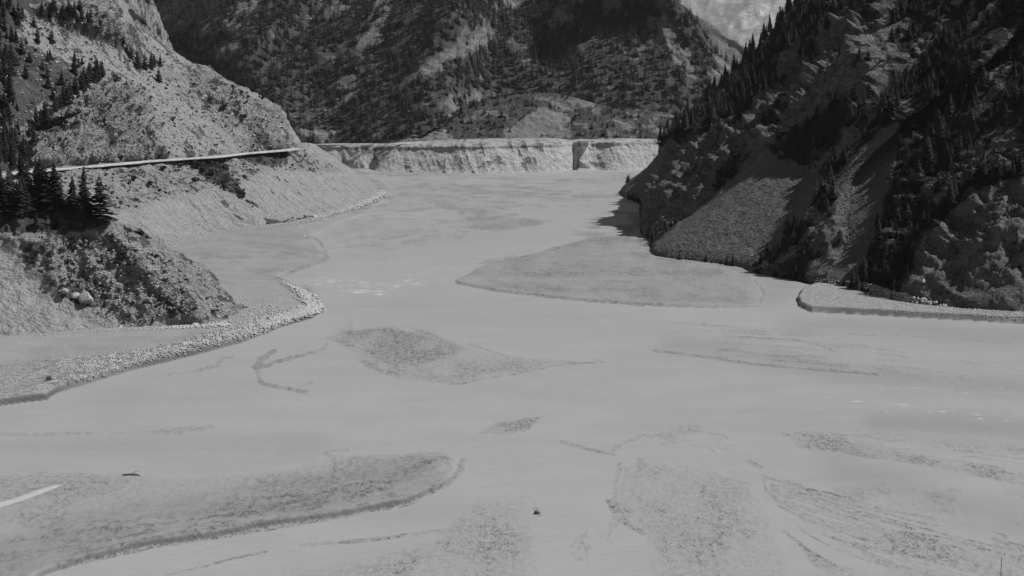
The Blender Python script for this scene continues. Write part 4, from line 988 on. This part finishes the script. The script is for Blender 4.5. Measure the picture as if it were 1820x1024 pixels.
forest_stuff('mountain_forest', wooded('centre_mountain', 30000, 1), 6, 11, [s1, s2, s3], 'dark conifer forest covering the wooded central mountain', 'forest', 1.0, 1)
forest_stuff('knoll_thicket', wooded('knoll', 1500, 2, lo=.45), 1.6, 4.2, [s1, s2, srcs_pin[0]], 'dark scrub and young trees over the knoll above the far bank', 'thicket', 1.3, 2)
Pr = wooded('right_mountain', 9500, 3, lo=.5)
forest_stuff('shaded_forest', Pr, 2.8, 6.4, [s1, srcs_con[0], srcs_pin[0]], 'dark mixed forest clinging to the shaded right mountain', 'forest', 1.1, 3)
forest_stuff('hillside_wood', wooded('left_hill', 1300, 4, lo=.5, polys=[[(-500, 330), (30, 310), (20, 150), (60, 60), (60, -130), (-500, -150)]]), 4.5, 8, [srcs_con[0], srcs_pin[0]], 'dark conifer wood at the far left of the rocky hillside', 'forest', 1.0, 4)

bsrc = [o for o in bpy.data.objects if o.name.startswith('crown') and o.parent and o.parent.name.startswith('shrub')][:2]
forest_stuff('slope_scrub', np.concatenate([pick('left_bank', [(bank_upper, 1), ([(335, 283), (395, 285), (425, 330), (450, 365), (415, 345), (360, 315)], 6), ([(470, 392), (600, 378), (650, 355), (600, 388), (480, 404)], .6)], 650, seed=71),
    pick('left_hill', [([(0, 310), (280, 285), (520, 262), (490, 195), (380, 135), (230, 60), (150, 0), (0, 60)], 1), ([(350, 160), (420, 190), (470, 240), (400, 215)], 3), (rk_left, 1.4)], 750, seed=72),
    pick('near_spur', [([(0, 360), (200, 400), (300, 465), (400, 560), (380, 580), (200, 575), (110, 530), (30, 440)], 1)], 260, seed=73)]), .3, 1.25, bsrc, 'low scrub and tufts dotting the left slopes', 'scrub', 1.6, 5)
# ------------------------------------------------------------ stones
def stone_mesh(name, seed, mat, sub=2, rough=.25):
    import bmesh
    bm = bmesh.new(); bmesh.ops.create_icosphere(bm, subdivisions=sub, radius=1)
    r = random.Random(seed); pl = [(Vector((r.gauss(0, 1), r.gauss(0, 1), r.gauss(0, 1))).normalized(), r.uniform(.55, .85)) for _ in range(9)]
    for v in bm.verts:
        for n_, d_ in pl:
            k_ = v.co.dot(n_)
            if k_ > d_: v.co -= n_*(k_-d_)*.9
        v.co.z *= .75
    me = bpy.data.meshes.new(name); bm.to_mesh(me); bm.free(); me.materials.append(mat); return me
STN = [stone_mesh('boulder', s, M_stone) for s in range(5)]
def boulder(px_, py_, wpx, label, patch=None, mat=None, group=None, hz=1.0, lift_=.25):
    P = snap(patch, px_, py_) if patch else G(px_, py_, 0.1)
    s = wpx/2*P[1]/FPX
    me = STN[int(px_) % 5]
    mat = mat or (M_stone_mid if patch else None)
    if mat: me = me.copy(); me.materials[0] = mat
    o = obj('boulder', me, None, P+[0, 0, s*lift_]); o.scale = (s, s*.9, s*hz); o.rotation_euler = (RNG.uniform(-.2, .2), RNG.uniform(-.2, .2), RNG.uniform(0, 6.3))
    return tag(o, label, 'boulder', group)
boulder(155, 533, 34, 'big pale boulder at the foot of the rubble, largest on the spur', 'near_spur', hz=1.1)
boulder(135, 528, 20, 'squat grey boulder touching the left side of the biggest boulder', 'near_spur')
boulder(118, 520, 16, 'pale boulder at the left end of the row beside the biggest boulder', 'near_spur')
boulder(214, 588, 17, 'round boulder alone on the flat with its dark shadow to the left', None, lift_=.5)
boulder(347, 585, 19, 'pale rounded boulder at the foot of the boulder spur', None, lift_=.5)
boulder(277, 513, 14, 'grey boulder half way up the right flank of the spur', 'near_spur')
boulder(478, 573, 11, 'small pale boulder on the gravel near the river bend', None, lift_=1.3)
boulder(88, 684, 12, 'dark boulder lying in the pale cobbles at lower left', None, M_stone_dark, lift_=2.2)
boulder(541, 423, 9, 'pale slab at the river end of the left bank foot', None)
boulder(560, 388, 13, 'pale block at the foot of the eroded bank', None)
boulder(955, 912, 13, 'dark half-sunk boulder alone in the lower river bed', None, M_stone_dark)
boulder(1243, 920, 5, 'tiny white stone on the lower right silt', None, M_road)
boulder(1280, 459, 13, 'bright pale block at the foot of the shaded scree fan', None, M_road, hz=1.1)
boulder(232, 408, 14, 'dark boulder on the skyline of the spur right of the broad pine', 'near_spur', M_stone_dark)
boulder(1640, 500, 12, 'pale block on the lower slope under the layered rock', 'right_mountain')

def rubble(name, spots, smin, smax, label, mat, seed, sink=.2):
    """thousands of little stones joined into one heap"""
    rs = np.random.RandomState(seed); n = len(spots)
    base = np.array([(1, 0, 0), (-1, 0, 0), (0, 1, 0), (0, -1, 0), (0, 0, 1), (0, 0, -1)], float)
    tri = np.array([(0, 2, 4), (2, 1, 4), (1, 3, 4), (3, 0, 4), (2, 0, 5), (1, 2, 5), (3, 1, 5), (0, 3, 5)])
    s = rs.uniform(0, 1, n)**2.5*(smax-smin)+smin; a = rs.uniform(0, 6.28, n)
    v = base[None]*(0.7+.6*rs.rand(n, 6, 1)) + rs.uniform(-.25, .25, (n, 6, 3)); v = v*s[:, None, None]*np.array([1, 1, .7])
    ca, sa = np.cos(a)[:, None], np.sin(a)[:, None]
    x = v[..., 0]*ca-v[..., 1]*sa; y = v[..., 0]*sa+v[..., 1]*ca
    v = np.stack([x, y, v[..., 2]], -1)+spots[:, None, :]+np.array([0, 0, 1])*(s*sink)[:, None, None]
    F = (tri[None]+(np.arange(n)*6)[:, None, None]).reshape(-1, 3)
    o = obj(name, mesh_np(name, v.reshape(-1, 3), F, mat, False)); return tag(o, label, 'stones', kind='stuff')
def floor_spots(fn, n, seed):
    PX, PY, lf, co = FLOOR; wgt = fn(PX, PY, co)*(lf > .1); p = wgt.ravel(); rs = np.random.RandomState(seed)
    V_ = np.stack([X, Y, lift], -1).reshape(-1, 3); idx = rs.choice(len(p), size=n, p=p/p.sum(), replace=True)
    return V_[idx]+rs.uniform(-1, 1, (n, 3))*[.5, .5, 0]
rubble('river_cobbles', floor_spots(lambda a, b, c: np.clip(cob1, 0, 1)**1.3*(a > -200)*(Y/300)**1.2, 9000, 5), .08, .5, 'pale river cobbles along the cut edge of the left gravel bar', M_cobble, 5)
rubble('shore_shingle', floor_spots(lambda a, b, c: cob2*(a < 2000)*(Y/300), 7000, 6), .10, .35, 'pale shingle covering the bar at the foot of the right mountain', M_stone, 6)
foot = [(280, 455), (340, 436), (420, 414), (480, 404), (560, 390), (640, 365), (680, 346)]
rubble('bank_foot_stones', floor_spots(lambda a, b, c: np.exp(-(dline(a, b, foot, 2)/8)**2), 3000, 7), .15, 1.0, 'broken stones strewn along the foot of the eroded bank', M_stone, 7)
rubble('point_stones', floor_spots(lambda a, b, c: np.exp(-(dline(a, b, [(505, 500), (535, 520), (560, 550), (480, 578)], 1.5)/9)**2)+.7*np.exp(-(dline(a, b, [(360, 510), (400, 545), (430, 575), (470, 580)], 1)/22)**2), 3500, 8), .12, .7, 'loose stones on the point where the left bar meets the river', M_stone, 8)
rubble('fallen_stones', pick('near_spur', [([(60, 420), (200, 410), (300, 470), (420, 560), (390, 600), (200, 590), (120, 530)], 1)], 2600, seed=9), .1, .5, 'fallen stones lying over the boulder spur', M_stone_mid, 9)
rubble('spur_foot_stones', floor_spots(lambda a, b, c: np.exp(-(dline(a, b, [(0, 606), (200, 594), (400, 584)], 2)/6)**2), 1500, 10), .1, .5, 'small stones along the foot of the near spur', M_stone, 10)
rubble('scree_stones', pick('left_hill', [([(-20, 300), (280, 285), (500, 262), (480, 195), (380, 135), (230, 60), (150, 0), (-20, 60)], 1)], 5000, seed=12), .15, .8, 'loose stones scattered over the rocky left hillside', M_stone_mid, 12)
rubble('scree_fan_stones', pick('right_mountain', [(sc_1, 1), (sc_2, 1.2)], 7000, seed=13), .10, .4, 'loose stones of the two scree fans on the right mountain', flat_mat('scree_stone', .14, .3, 1.2), 13)
rubble('scree_foot_stones', pick('right_mountain', [([(1200, 450), (1340, 480), (1345, 495), (1160, 465)], 1), ([(1330, 440), (1370, 470), (1330, 485)], 1), ([(1450, 495), (1530, 500), (1700, 550), (1820, 560), (1820, 575), (1600, 560), (1450, 520)], 1)], 2500, seed=14), .2, .9, 'broken blocks along the foot of the right mountain', M_stone, 14)

# ------------------------------------------------------------ small single things
def tube(name, pts, rad, mat, n=6):
    V = []; F = []
    for k, p in enumerate(pts):
        p = Vector(p); q = Vector(pts[min(k+1, len(pts)-1)])-Vector(pts[max(k-1, 0)]); q.normalize()
        a = q.orthogonal().normalized(); b = q.cross(a); r_ = rad[k] if isinstance(rad, (list, tuple)) else rad
        for i in range(n): V.append(tuple(p+(a*math.cos(i*2*math.pi/n)+b*math.sin(i*2*math.pi/n))*r_))
    for k in range(len(pts)-1):
        for i in range(n): F.append((k*n+i, k*n+(i+1) % n, (k+1)*n+(i+1) % n, (k+1)*n+i))
    return mesh_np(name, V, F, mat, True)
b = G(1777, 1062)
e = obj('thin_pole', tube('thin_pole', [b+[0, 0, -.5], b+[0, 0, 2.2], b+[-.02, 0, 4.9]], [.045, .04, .03], M_pole)); tag(e, 'thin dark pole rising at the bottom right corner of the water', 'pole')
a = G(218, 846); c = G(250, 846)
e = bpy.data.objects.new('driftwood', None); COL.objects.link(e); e.location = a; tag(e, 'dark driftwood log with a branch stranded on the lower left flat', 'driftwood')
L = c-a
obj('trunk', tube('trunk', [(0, 0, .15), (L[0]*.4, .3, .22), (L[0]*.75, .1, .2), (L[0], -.2, .12)], [.16, .14, .12, .05], M_wood), e)
obj('branch', tube('branch', [(L[0]*.5, .2, .2), (L[0]*.62, .9, .45), (L[0]*.8, 1.3, .4)], [.07, .05, .02], M_wood), e)
# pale silt tongue at lower left
tp = [(-40, 918), (0, 900), (40, 888), (75, 876), (108, 864), (100, 860), (60, 872), (25, 884), (0, 890), (-40, 900)]
n_ = 24
up = np.array([(-60, 902), (-20, 895), (20, 886), (60, 872), (85, 864), (106, 861)], float); dn = np.array([(-60, 930), (-20, 912), (20, 897), (60, 884), (85, 874), (110, 863)], float)
t_ = np.arange(6.); uu = cr(up, np.linspace(0, 5, n_), t_); dd = cr(dn, np.linspace(0, 5, n_), t_)
rows = []
for q, z in ((0, .03), (.15, .08), (.5, .1), (.85, .08), (1, .03)):
    m_ = uu*(1-q)+dd*q; rows.append([G(x_, y_, z) for x_, y_ in m_])
B = np.swapaxes(np.array(rows), 0, 1)
tag(obj('silt_tongue', mesh_np('silt_tongue', B.reshape(-1, 3), gridfaces(n_, 5), flat_mat('pale_silt', .37, .05, .5), True)), kind='structure')

# ------------------------------------------------------------ haze
HZ = 2.3e-5
hm = bpy.data.materials.new('haze'); hm.use_nodes = True; t = hm.node_tree; t.nodes.clear()
o_ = t.nodes.new('ShaderNodeOutputMaterial'); v_ = t.nodes.new('ShaderNodeVolumePrincipled')
v_.inputs['Color'].default_value = (.95, .95, .95, 1); v_.inputs['Density'].default_value = HZ; t.links.new(v_.outputs[0], o_.inputs['Volume'])
mx = max(float(p[0][..., 2].max()) for p in PATCH.values())+50
x0, x1, y0, y1, z0, z1 = -15500, 15500, -3500, 28000, -6, mx
vv = [(x, y, z) for x in (x0, x1) for y in (y0, y1) for z in (z0, z1)]
ff = [(0, 1, 3, 2), (4, 6, 7, 5), (0, 4, 5, 1), (2, 3, 7, 6), (0, 2, 6, 4), (1, 5, 7, 3)]
tag(obj('haze', mesh_np('haze', vv, ff, hm, False)), kind='stuff')
